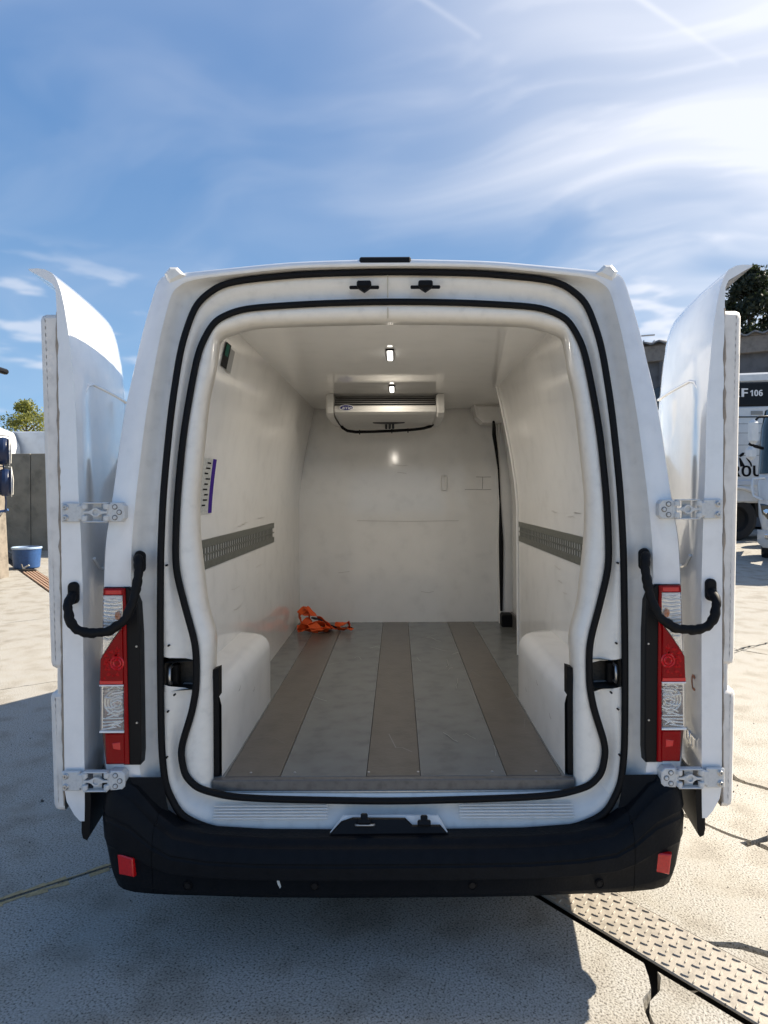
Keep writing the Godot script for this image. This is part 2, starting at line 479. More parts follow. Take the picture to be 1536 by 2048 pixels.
func sky_color(u: float, v: float, a: FastNoiseLite, w: FastNoiseLite) -> Color:
	var az := wrapf(u * TAU, -PI, PI)    # straight ahead, along -z, is u = 0
	var el := PI * (0.5 - v)
	var d := Vector3(sin(az) * cos(el), sin(el), -cos(az) * cos(el))
	var y := maxf(d.y, 0.0)
	var h := pow(1.0 - y, 3.2)
	var c := Vector3(0.040, 0.106, 0.245).lerp(Vector3(0.18, 0.305, 0.44), h)
	var toward := d.dot(Vector3(0.696, 0.621, -0.360))       # the sun stands here
	var near_sun := pow(clampf(toward * 0.5 + 0.5, 0.0, 1.0), 5.0)
	c += Vector3(0.05, 0.045, 0.035) * near_sun
	# high cirrus on a flat layer, drawn out along one direction
	var p := Vector2(d.x, d.z) / (y + 0.16)
	var q := Vector2(p.x * 0.86 + p.y * 0.5, -p.x * 0.5 + p.y * 0.86)
	var wx := w.get_noise_2d(q.x, q.y)
	var wy := w.get_noise_2d(q.x + 31.0, q.y - 17.0)
	var veil := a.get_noise_2d(q.x * 0.33 + wx * 0.4, q.y * 0.75 + wy * 0.35) * 0.5 + 0.5
	var streak := a.get_noise_2d(q.x * 0.55 + wx * 0.7 + 12.0, q.y * 2.6 + wy * 0.8) * 0.5 + 0.5
	var cover := smoothstep(0.48, 1.0, toward)
	var k := smoothstep(0.30 - cover * 0.25, 0.95 - cover * 0.20, veil) * (0.17 + 0.72 * cover) + 0.14 * cover
	k += smoothstep(0.40, 0.85, streak) * (0.10 + 0.32 * cover)
	# fine ripples where the veil is thick
	var rip := a.get_noise_2d(q.x * 3.0 + wx * 2.0, q.y * 9.0 + wy * 2.0) * 0.5 + 0.5
	k += smoothstep(0.45, 0.8, rip) * 0.22 * cover * smoothstep(0.25, 0.6, veil)
	k *= smoothstep(0.0, 0.18, y)
	# small white puffs low over the horizon
	var puff := a.get_noise_2d(az * 5.0 + 3.0, el * 22.0) * 0.5 + 0.5
	k += smoothstep(0.56, 0.74, puff) * smoothstep(0.34, 0.24, el) * smoothstep(0.02, 0.08, el) * 0.55
	# an aircraft trail and an older, fainter one
	k += trail(d, Vector3(0.008, 0.745, -1.0), Vector3(0.122, 0.668, -1.0), 0.0032) * 0.30
	k += trail(d, Vector3(0.375, 0.71, -1.0), Vector3(0.50, 0.625, -1.0), 0.003) * 0.22
	k = clampf(k, 0.0, 1.0)
	var white := Vector3(0.42, 0.43, 0.465) * (1.0 + 0.2 * near_sun)
	c = c.lerp(white, k * 0.86)
	return Color(c.x, c.y, c.z)

func trail(d: Vector3, a: Vector3, b: Vector3, wide: float) -> float:
	a = a.normalized()
	b = b.normalized()
	var t := clampf((d - a).dot(b - a) / (b - a).length_squared(), -0.4, 1.0)
	var off := (d - (a + (b - a) * t)).length()
	return exp(-off * off / (wide * wide)) * (1.0 - 0.7 * maxf(t, 0.0))

# ---------------------------------------------------------------- yard
func ab(a: float, b: float) -> Vector2:
	return ALONG * a + ACROSS * b

func strip(path: Array, w0: float, w1: float, jag: float) -> PackedVector2Array:
	var pts := []
	for i in path.size() - 1:
		var n := maxi(1, int(path[i].distance_to(path[i + 1]) / 0.06)) if jag > 0.0 else 1
		for k in n:
			pts.append(path[i].lerp(path[i + 1], float(k) / n))
	pts.append(path[-1])
	var left := []
	var right := []
	for i in pts.size():
		var t: Vector2 = (pts[mini(i + 1, pts.size() - 1)] - pts[maxi(i - 1, 0)]).normalized()
		var nrm := Vector2(-t.y, t.x)
		var c: Vector2 = pts[i] + nrm * rng.randf_range(-jag, jag)
		var w := lerpf(w0, w1, float(i) / maxf(1, pts.size() - 1)) * (rng.randf_range(0.6, 1.5) if jag > 0.0 else 1.0)
		left.append(c + nrm * w)
		right.append(c - nrm * w)
	right.reverse()
	return PackedVector2Array(left + right)

func yard() -> void:
	var g := part("ground", self)
	tag(g, "", "", "", "structure")
	var st := start()
	var zs := [60.0, -5.0, -13.0, -450.0]
	for i in 3:
		quad(st, Vector3(-400, ground_y(zs[i]) - 0.12, zs[i]), Vector3(400, ground_y(zs[i]) - 0.12, zs[i]), Vector3(400, ground_y(zs[i + 1]) - 0.12, zs[i + 1]), Vector3(-400, ground_y(zs[i + 1]) - 0.12, zs[i + 1]))
	fin(st, "sub_base", "trench", g)
	var polys := [PackedVector2Array([Vector2(-60, 30), Vector2(60, 30), Vector2(60, -120), Vector2(-60, -120)])]
	var cuts := [strip([ab(-60, 0.768), ab(60, 0.768)], 0.137, 0.137, 0.0)] # the drain
	for b in [-9.0, -3.2]:
		cuts.append(strip([ab(-90, b), ab(90, b)], 0.006, 0.006, 0.004))
	for b in [1.71, 5.4, 10.0]:
		cuts.append(strip([ab(-90, b), ab(-6, b), ab(-1.4, b), ab(0.32, b), ab(3.0, b), ab(90, b)], 0.015 if b < 2 else 0.009, 0.016 if b < 2 else 0.010, 0.014 if b < 2 else 0.006))
	for a in [-14.0, -10.0, -7.5, -4.47, -1.17, 3.0]:
		cuts.append(strip([ab(a, -60), ab(a, 0.7)], 0.006, 0.006, 0.007))
	for a in [-16.0, -11.5, -8.0, -4.6, -1.43, 3.2]:
		cuts.append(strip([ab(a, 0.85), ab(a, 60)], 0.006, 0.006, 0.006))
	# cracks, each starting in a joint or in the drain
	for path in [
		[Vector2(1.00, -0.40), Vector2(1.19, -0.52), Vector2(1.28, -0.58), Vector2(1.36, -0.64), Vector2(1.45, -0.71), Vector2(1.52, -0.75), Vector2(1.58, -0.71)],
		[Vector2(1.55, -0.72), Vector2(1.71, -0.77), Vector2(2.4, -1.15), Vector2(4.0, -2.3)],
		[Vector2(1.02, -0.06), Vector2(1.11, -0.04), Vector2(1.20, -0.02), Vector2(1.35, 0.02), Vector2(1.75, 0.02), Vector2(2.05, 0.35)],
		[Vector2(0.80, 0.0), Vector2(0.84, 0.05), Vector2(0.85, 0.12), Vector2(0.80, 0.23), Vector2(0.77, 0.27), Vector2(0.70, 0.55)],
		[Vector2(1.85, -1.46), Vector2(2.0, -1.2), Vector2(2.5, -0.9)],
		[Vector2(-3.05, -3.26), Vector2(-2.92, -3.12), Vector2(-2.59, -2.80)],
		[Vector2(-3.9, -2.6), Vector2(-3.3, -2.9), Vector2(-2.9, -3.2)],
		[Vector2(3.35, -4.38), Vector2(3.6, -4.6), Vector2(3.9, -4.75), Vector2(4.3, -5.2)],
	]:
		cuts.append(strip(path, 0.016, 0.006, 0.022))
	for c in cuts:
		var next := []
		for p in polys:
			for r in Geometry2D.clip_polygons(p, c):
				if not Geometry2D.is_polygon_clockwise(r):
					next.append(r)
		polys = next
	for p in polys:
		var s := SurfaceTool.new()
		s.begin(Mesh.PRIMITIVE_TRIANGLES)
		s.set_smooth_group(-1)
		for band in [[30.0, -5.0], [-5.0, -13.0], [-13.0, -120.0]]:
			for r in Geometry2D.intersect_polygons(p, PackedVector2Array([Vector2(-60, band[0]), Vector2(60, band[0]), Vector2(60, band[1]), Vector2(-60, band[1])])):
				var ix := Geometry2D.triangulate_polygon(r)
				for t in ix:
					slab_vertex(s, r[t], 0.0)
		for i in p.size():
			var a: Vector2 = p[i]
			var b: Vector2 = p[(i + 1) % p.size()]
			for v in [[a, 0.0], [b, 0.0], [b, -0.119], [a, 0.0], [b, -0.119], [a, -0.119]]:
				slab_vertex(s, v[0], v[1])
		var o := fin(s, "concrete_slab", "paving", g)
		o.position = Vector3.ZERO
	# sand washed into the joint on the left, and loose grit
	st = start()
	var path := []
	for k in 41:
		path.append(ab(-1.17, lerpf(-2.6, 0.55, k / 40.0)))
	for k in 40:
		var t: Vector2 = (path[k + 1] - path[k]).normalized()
		var nr := Vector2(-t.y, t.x)
		for sd in [-1, 1]:
			if rng.randf() < 0.8:
				var w0 := rng.randf_range(0.008, 0.035)
				var w1 := rng.randf_range(0.008, 0.035)
				var a0: Vector2 = path[k] + nr * 0.008 * sd
				var a1: Vector2 = path[k + 1] + nr * 0.008 * sd
				var b0: Vector2 = a0 + nr * w0 * sd
				var b1: Vector2 = a1 + nr * w1 * sd
				quad(st, Vector3(a0.x, 0.004, a0.y), Vector3(a1.x, 0.004, a1.y), Vector3(b1.x, 0.0015, b1.y), Vector3(b0.x, 0.0015, b0.y))
	fin(st, "joint_sand", "sand", g).set_meta("kind", "stuff")
	st = start()
	for k in 420:
		var c := Vector3(rng.randf_range(-2.6, 2.6), 0.0, rng.randf_range(-3.0, 0.9))
		var rr := rng.randf_range(0.0015, 0.006) if k > 12 else rng.randf_range(0.007, 0.011)
		var bs := Basis.from_euler(Vector3(rng.randf() * 3, rng.randf() * 3, rng.randf() * 3))
		var q := []
		for v in [Vector3(1, 0, 0), Vector3(0, 0, 1), Vector3(-1, 0, 0), Vector3(0, 0, -1)]:
			q.append(c + bs * v * rr * rng.randf_range(0.7, 1.2) + Vector3(0, rr * 0.5, 0))
		for i in 4:
			tri(st, q[i], q[(i + 1) % 4], c + Vector3(0, rr * 1.3, 0))
			tri(st, q[(i + 1) % 4], q[i], c)
	fin(st, "grit", "grit", g).set_meta("kind", "stuff")
	# drain covers
	var basis_d := Basis(Vector3(ALONG.x, 0, ALONG.y), Vector3.UP, Vector3(-ACROSS.x, 0, -ACROSS.y))
	var bar := start()
	prism(bar, [Vector2(-0.0135, 0), Vector2(-0.007, -0.0027), Vector2(0.007, -0.0027), Vector2(0.0135, 0), Vector2(0.007, 0.0027), Vector2(-0.007, 0.0027)], 0.0, 0.0045, Transform3D(Basis(Vector3.RIGHT, -PI / 2), Vector3.ZERO), 0.0015)
	var bar_mesh := commit(bar)
	var near := thing("drain_cover", "chequered steel drain cover lying beside the van's right rear corner", "drain cover", Vector3.ZERO, 0.0, "steel covers over the yard drain")
	var at := ab(0.62, 0.782)
	near.transform = Transform3D(basis_d, Vector3(at.x, 0.002, at.y))
	box("plate", "plate", near, Vector3(0, -0.005, 0), Vector3(1.44, 0.01, 0.238), 0.002)
	for i in 42:
		for j in 7:
			var b := put(bar_mesh, "tread_bar", "plate", near)
			b.position = Vector3(-0.70 + i * 0.034, 0.0, -0.102 + j * 0.034)
			b.rotation.y = 0.25 + (0.0 if (i + j) % 2 == 0 else PI / 2)
	for n in 2:
		var t := -0.12 - 0.735 - n * 1.47
		var pa := ab(t, 0.782)
		var o := thing("drain_cover", ["plain steel drain cover under the van beside the chequered one", "plain steel drain cover farther under the van"][n], "drain cover", Vector3.ZERO, 0.0, "steel covers over the yard drain")
		o.transform = Transform3D(basis_d, Vector3(pa.x, 0.002, pa.y))
		box("plate", "plate", o, Vector3(0, -0.005, 0), Vector3(1.44, 0.01, 0.238), 0.002)
	for n in 6:
		var t := -3.8 - n * 1.47
		var pa := ab(t, 0.782)
		var o := thing("drain_grating", ["rusty slatted drain grating under the van's left side", "rusty slatted drain grating just clear of the van's left side", "rusty slatted drain grating hidden behind the left rear door", "rusty slatted drain grating showing just left of the left rear door", "rusty slatted drain grating in front of the blue tub", "rusty slatted drain grating at the foot of the concrete pillar"][n], "drain grating", Vector3.ZERO, 0.0, "rusty gratings over the yard drain")
		o.transform = Transform3D(basis_d, Vector3(pa.x, ground_y(pa.y) + 0.004, pa.y))
		o.rotate_object_local(Vector3(0.607, 0, 0.795).cross(Vector3.UP).normalized() if false else Vector3(0, 0, 1), -0.0318)
		for j in 5:
			box("slat", "rusty_plate", o, Vector3(0, -0.012, -0.1 + j * 0.05), Vector3(1.44, 0.024, 0.030), 0.003)
		for x in [-0.6, 0.0, 0.6]:
			box("cross_bar", "rusty_plate", o, Vector3(x, -0.03, 0), Vector3(0.02, 0.02, 0.238))

func slab_vertex(s: SurfaceTool, p: Vector2, dy: float) -> void:
	s.set_uv(p + Vector2(0, dy))
	s.set_uv2(p + Vector2(0, dy))
	s.add_vertex(Vector3(p.x, ground_y(p.y) + dy, p.y))

# ---------------------------------------------------------------- the van's body
func build_van() -> void:
	van = thing("cargo_van", "white refrigerated cargo van with both rear doors folded back, open to its empty hold", "van")
	var r0 := ring(R0, 4)
	var r1 := ring(R1, 5)
	var r2 := ring(R2, 8)
	var r4 := ring(R4, 8)
	var r5 := ring(R5, 3)
	# shell: rear edge, sides, roof, cab
	var st := start()
	var rows := [mixed(r0, r1, 0.09, 0.020), mixed(r0, r1, 0.02, 0.011), r0]
	for s in [[1.004, 1.001, -0.03], [1.012, 1.004, -0.14], [1.022, 1.012, -0.5], [1.03, 1.02, -1.2]]:
		rows.append(shifted(r0, s[0], s[1], s[2]))
	sheet(st, rows, 1, true)
	var cab := []
	for s in [[1.03, 1.02, -1.35], [1.03, 1.02, -3.1], [1.02, 0.99, -3.36], [0.99, 0.80, -3.85], [0.97, 0.60, -4.3], [0.95, 0.47, -4.7], [0.90, 0.40, -5.05], [0.70, 0.32, -5.2], [0.02, 0.2, -5.22]]:
		cab.append(shifted(r0, s[0], s[1], 0.0, s[2]))
	sheet(st, cab, 2, true)
	sheet(st, [rows[-1], cab[0]], 1, true)
	fin(st, "body_shell", "paint", van)
	# rear pillars and roof edge, down into the gutter beside the outer seal
	st = start()
	sheet(st, [rows[0], mixed(r0, r1, 0.5, 0.020), mixed(r0, r1, 0.93, 0.006), mixed(r0, r1, 0.985, 0.0), r1], 1, true)
	fin(st, "rear_pillar_frame", "paint", van)
	st = start()
	sheet(st, [r1, mixed(r1, r2, 0.06, -0.012), mixed(r1, r2, 0.16, -0.034), mixed(r1, r2, 0.34, -0.046), mixed(r1, r2, 0.66, -0.046), mixed(r1, r2, 0.72, -0.026), mixed(r1, r2, 1.0, -0.015)], 1, true)
	fin(st, "drain_channel", "paint_dusty", van)
	# jamb between the two seals; the sill along the bottom has a duller, slightly darker tone
	var j0 := mixed(r2, r4, 0.0, -0.012)
	var j1 := mixed(r2, r4, 0.22, -0.004)
	var j2 := mixed(r2, r4, 0.42, -0.012)
	var j3 := mixed(r2, r4, 0.62, -0.022)
	var j4 := mixed(r2, r4, 1.0, -0.004)
	var lip1 := mixed(r4, r5, 0.25, 0.012)
	var lip2 := mixed(r4, r5, 0.6, 0.022)
	var lip3 := mixed(r4, r5, 0.9, 0.012)
	var inner := mixed(r5, r5, 0.0, -0.02)
	var inner2 := mixed(r5, r5, 0.0, -0.07)
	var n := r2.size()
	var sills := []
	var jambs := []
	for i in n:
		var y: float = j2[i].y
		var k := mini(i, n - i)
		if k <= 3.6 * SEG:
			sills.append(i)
		elif y > 0.888 and y < 0.988 and absf(r2[i].x) > 0.75:
			pass
		else:
			jambs.append(i)
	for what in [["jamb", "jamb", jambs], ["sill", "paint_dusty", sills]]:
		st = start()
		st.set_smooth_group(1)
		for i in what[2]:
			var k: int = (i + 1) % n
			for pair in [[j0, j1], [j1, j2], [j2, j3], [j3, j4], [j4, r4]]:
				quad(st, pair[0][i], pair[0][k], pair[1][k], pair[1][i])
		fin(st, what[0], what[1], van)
	st = start()
	var inner3 := []
	for v in inner2:
		inner3.append(Vector3(v.x * 1.17, 1.4 + (v.y - 1.4) * 1.05, v.z))
	sheet(st, [r4, lip1, lip2, lip3, r5, inner, inner2, inner3], 1, true)
	fin(st, "door_lip", "jamb", van)
	st = start()
	tube(st, mixed(r2, r2, 0.0, 0.004), 0.0125, 8, true)
	fin(st, "outer_door_seal", "rubber", van)
	st = start()
	tube(st, mixed(r4, r4, 0.0, 0.012), 0.0125, 8, true)
	fin(st, "inner_door_seal", "rubber", van)
	# latch pockets in the jamb
	for s in [-1, 1]:
		var pk := part("striker_pocket", van)
		st = start()
		var x0 := 0.797
		var x1 := 0.700
		var f := [Vector3(s * x0, 0.888, -0.045), Vector3(s * x0, 0.988, -0.045), Vector3(s * x1, 0.988, -0.07), Vector3(s * x1, 0.888, -0.07)]
		var bk := []
		for v in f:
			bk.append(Vector3(v.x * 1.0, v.y, -0.14))
		for i in 4:
			quad(st, f[i], f[(i + 1) % 4], bk[(i + 1) % 4], bk[i])
		quad(st, bk[0], bk[1], bk[2], bk[3])
		fin(st, "cup", "pocket", pk)
		st = start()
		tube(st, [Vector3(s * 0.787, 0.905, -0.13), Vector3(s * 0.785, 0.91, -0.062), Vector3(s * 0.783, 0.938, -0.052), Vector3(s * 0.785, 0.966, -0.062), Vector3(s * 0.787, 0.97, -0.13)], 0.006, 8)
		fin(st, "striker", "steel", pk)
		box("bracket", "black_plastic", pk, Vector3(s * 0.778, 0.935, -0.1), Vector3(0.03, 0.075, 0.03), 0.004)
		for h in [[0.781, 1.05], [0.787, 1.33], [0.781, 1.78], [0.785, 0.82], [0.79, 0.66], [0.762, 0.878]]:
			st = start()
			var zz := -0.052 if h[1] < 1.5 else -0.075
			lathe(st, [[0.0, 0.004], [0.0035, 0.004], [0.0035, -0.01]], Vector3(s * h[0], h[1], zz + 0.012), Basis(Vector3.RIGHT, PI / 2), 8)
			fin(st, "hole_disc", "black_plastic", van)  # black discs stand in for the shade inside open holes
	# bump stops over the opening
	for x in [-0.097, 0.125]:
		var b := part("bump_stop", van)
		b.position = Vector3(x, 2.328, -0.135)
		box("body", "rubber", b, Vector3(0, 0.004, 0.005), Vector3(0.052, 0.024, 0.036), 0.005)
		box("wing", "rubber", b, Vector3(0, -0.002, -0.006), Vector3(0.108, 0.011, 0.014), 0.003)
		st = start()
		prism(st, [Vector2(-0.024, -0.006), Vector2(0, -0.022), Vector2(0.024, -0.006)], -0.01, 0.016, Transform3D.IDENTITY, 0.003)
		fin(st, "nose", "rubber", b)
	box("high_brake_lamp", "black_plastic", van, Vector3(-0.02, 2.418, -0.142), Vector3(0.186, 0.024, 0.05), 0.005)
	for s in [-1, 1]:
		st = start()
		prism(st, [Vector2(s * 0.795, 2.330), Vector2(s * 0.812, 2.368), Vector2(s * 0.792, 2.392), Vector2(s * 0.765, 2.392), Vector2(s * 0.735, 2.362)], -0.20, -0.098, Transform3D.IDENTITY, 0.010)
		fin(st, "gutter_end_cap", "paint_dusty", van)
	# sill: treads, trim and latch
	for s in [-1, 1]:
		for k in 5:
			box("tread_rib", "paint_dusty", van, Vector3(s * 0.43, 0.447 + k * 0.0085, -0.0365 - k * 0.0055), Vector3(0.40, 0.0045, 0.006), 0.0015)
	latch()
	bumper()
	for s in [-1, 1]:
		tail_lamp(s)
		for y in [1.518, 0.612]:
			hinge(s, y)
		rear_door(s)
		harness(s)
	for w in [[-0.88, -0.98], [0.88, -0.98], [-0.88, -4.1], [0.88, -4.1]]:
		wheel(van, Vector3(w[0], 0.345, w[1]), 0.345, 0.22)
	box("chassis", "underbody", van, Vector3(0, 0.43, -2.45), Vector3(1.5, 0.2, 4.6), 0.02)

func wheel(parent: Node, at: Vector3, r: float, w: float) -> void:
	var o := part("wheel", parent)
	o.position = at
	var bs := Basis(Vector3.BACK, PI / 2)
	var st := start()
	lathe(st, [[r * 0.62, -w * 0.42], [r * 0.82, -w * 0.5], [r * 0.95, -w * 0.46], [r, -w * 0.34], [r, w * 0.34], [r * 0.95, w * 0.46], [r * 0.82, w * 0.5], [r * 0.62, w * 0.42]], Vector3.ZERO, bs, 40)
	fin(st, "tyre", "tyre", o)
	st = start()
	lathe(st, [[0.0, -w * 0.2], [r * 0.3, -w * 0.24], [r * 0.5, -w * 0.1], [r * 0.63, -w * 0.42], [r * 0.63, w * 0.42], [r * 0.5, w * 0.1], [r * 0.3, w * 0.24], [0.0, w * 0.2]], Vector3.ZERO, bs, 32)
	fin(st, "rim", "rim", o)

func latch() -> void:
	var o := part("sill_latch", van)
	var xf := Transform3D(Basis(Vector3.RIGHT, -0.5), Vector3(-0.01, 0.43, -0.008))
	var st := start()
	prism(st, [Vector2(-0.215, -0.028), Vector2(0.20, -0.026), Vector2(0.17, 0.006), Vector2(0.075, 0.006), Vector2(0.05, 0.028), Vector2(-0.13, 0.03), Vector2(-0.17, 0.018)], -0.02, 0.012, xf, 0.006)
	fin(st, "bracket", "black_plastic", o)
	st = start()
	prism(st, [Vector2(-0.225, -0.036), Vector2(0.208, -0.036), Vector2(0.165, 0.038), Vector2(-0.165, 0.038)], -0.02, -0.004, xf, 0.004)
	fin(st, "recess_plate", "paint_dusty", o)
	for p in [[-0.09, 0.036], [0.115, 0.03]]:
		st = start()
		rbox(st, xf * Vector3(p[0], p[1] - 0.02, 0.02), Vector3(0.045, 0.02, 0.03), 0.004, xf.basis)
		rbox(st, xf * Vector3(p[0], p[1] - 0.006, 0.026), Vector3(0.024, 0.022, 0.02), 0.004, xf.basis)
		fin(st, "catch", "black_plastic", o)
	st = start()
	tube(st, [xf * Vector3(-0.12, 0.006, 0.01), xf * Vector3(-0.115, 0.004, 0.024), xf * Vector3(-0.06, 0.004, 0.024), xf * Vector3(-0.055, 0.006, 0.01)], 0.004, 8)
	fin(st, "striker", "steel", o)

func bumper() -> void:
	var o := part("rear_bumper", van)
	var plan := []
	for p in [[0.0, 0.100], [0.2, 0.100], [0.45, 0.098], [0.62, 0.094], [0.74, 0.088], [0.80, 0.086], [0.875, 0.081], [0.93, 0.070], [0.968, 0.050], [0.994, 0.014], [1.004, -0.04], [1.006, -0.14], [1.006, -0.32], [1.006, -0.50]]:
		plan.append(Vector2(p[0], p[1]))
	# stations: height of the upper edge, of the lower edge, and how far the top is set in
	var top := [0.412, 0.412, 0.414, 0.424, 0.448, 0.495, 0.585, 0.612, 0.616, 0.616, 0.616, 0.614, 0.61, 0.605]
	var bot := [0.232, 0.232, 0.234, 0.238, 0.238, 0.240, 0.243, 0.246, 0.25, 0.262, 0.28, 0.31, 0.34, 0.36]
	var prof := [[1.0, 0.13], [0.998, 0.072], [0.975, 0.060], [0.93, 0.056], [0.90, 0.030], [0.86, 0.018], [0.70, 0.004], [0.66, 0.010], [0.63, 0.001], [0.42, 0.0], [0.39, 0.006], [0.12, 0.012], [0.03, 0.022], [0.0, 0.045], [0.02, 0.12]]
	for side in [[-1, 5, 13, "corner_cap"], [1, 5, 13, "corner_cap"], [0, 0, 5, "centre_panel"]]:
		var rows := []
		var idx := []
		if side[0] == 0:
			for i in range(5, 0, -1):
				idx.append(-i)
			for i in range(0, 6):
				idx.append(i)
		else:
			for i in range(side[1], side[2] + 1):
				idx.append(i * side[0])
		for q in idx:
			var i := absi(q)
			var s := -1.0 if (q < 0 or side[0] < 0) else 1.0
			var t: Vector2 = (plan[mini(i + 1, 13)] - plan[maxi(i - 1, 0)]).normalized()
			var inward := Vector2(t.y, -t.x)
			if inward.y > 0:
				inward = -inward
			if i > 8:
				inward = Vector2(-0.7, -0.7 if i < 11 else 0.0).normalized()
			var row := []
			for p in prof:
				var rise: float = clampf((top[i] - 0.412) / 0.2, 0.0, 1.0)
				var deep: float = p[1] * (1.0 - 0.35 * rise)
				var w: Vector2 = plan[i] + inward * deep + Vector2(-0.002 * signf(i - 4.5) if side[0] != 0 and i == 5 else 0.0, 0)
				w.x = w.x - 0.034 * pow(1.0 - p[0], 2.6) * smoothstep(0.82, 0.99, plan[i].x)
				if side[0] == 0 and i == 5:
					w.x -= 0.0018
				elif side[0] != 0 and i == 5:
					w.x += 0.0018
				row.append(Vector3(s * w.x, lerpf(bot[i], top[i], p[0]), w.y))
			rows.append(row)
		var st := start()
		var cut := 0
		for e in [1, 4, 6, 8, 9, 11, prof.size() - 1]:
			var bandr := []
			for row in rows:
				bandr.append(row.slice(cut, e + 1))
			sheet(st, bandr, e + 1)
			cut = e
		fin(st, side[3], "bumper", o)
	# inner return from the corner caps to the seal
	for s in [-1, 1]:
		var st := start()
		var a := []
		var b := []
		for k in 9:
			var t := k / 8.0
			a.append(Vector3(s * lerpf(0.76, 0.80, t), lerpf(0.40, 0.60, t), -0.02))
			b.append(Vector3(s * lerpf(0.78, 0.90, t), lerpf(0.42, 0.617, t), 0.02))
		sheet(st, [a, b], 1)
		fin(st, "inner_return", "bumper", o)
		st = start()
		prism(st, [Vector2(-0.034, 0.036), Vector2(0.030, 0.030), Vector2(0.034, -0.030), Vector2(-0.026, -0.032)], -0.014, 0.006, Transform3D(Basis(Vector3.UP, s * 0.36).scaled(Vector3(-s, 1, 1)), Vector3(s * 0.888, 0.345, 0.072)), 0.003)
		fin(st, "reflector", "reflector_red", o)
	for x in [-0.68, -0.26, 0.26, 0.68]:
		var st := start()
		lathe(st, [[0.0, 0.004], [0.009, 0.004], [0.010, 0.001], [0.0125, 0.001], [0.0135, 0.004], [0.0145, 0.0], [0.0145, -0.01]], Vector3(x, 0.285, 0.0905 if absf(x) < 0.5 else 0.0845), Basis(Vector3.RIGHT, PI / 2 - 0.05), 20)
		fin(st, "parking_sensor", "black_plastic", o)
	for s in [-1, 1]:
		box("joint_backing", "rubber", o, Vector3(s * 0.80, 0.36, 0.045), Vector3(0.03, 0.2, 0.02))
	var chip := start()
	prism(chip, [Vector2(-0.008, 0.022), Vector2(-0.003, 0.024), Vector2(0.004, 0.004), Vector2(0.010, -0.016), Vector2(0.006, -0.022), Vector2(-0.002, -0.006)], 0.0, 0.0015, Transform3D(Basis.IDENTITY, Vector3(-0.38, 0.30, 0.092)))
	fin(chip, "scuff", "paper", o)

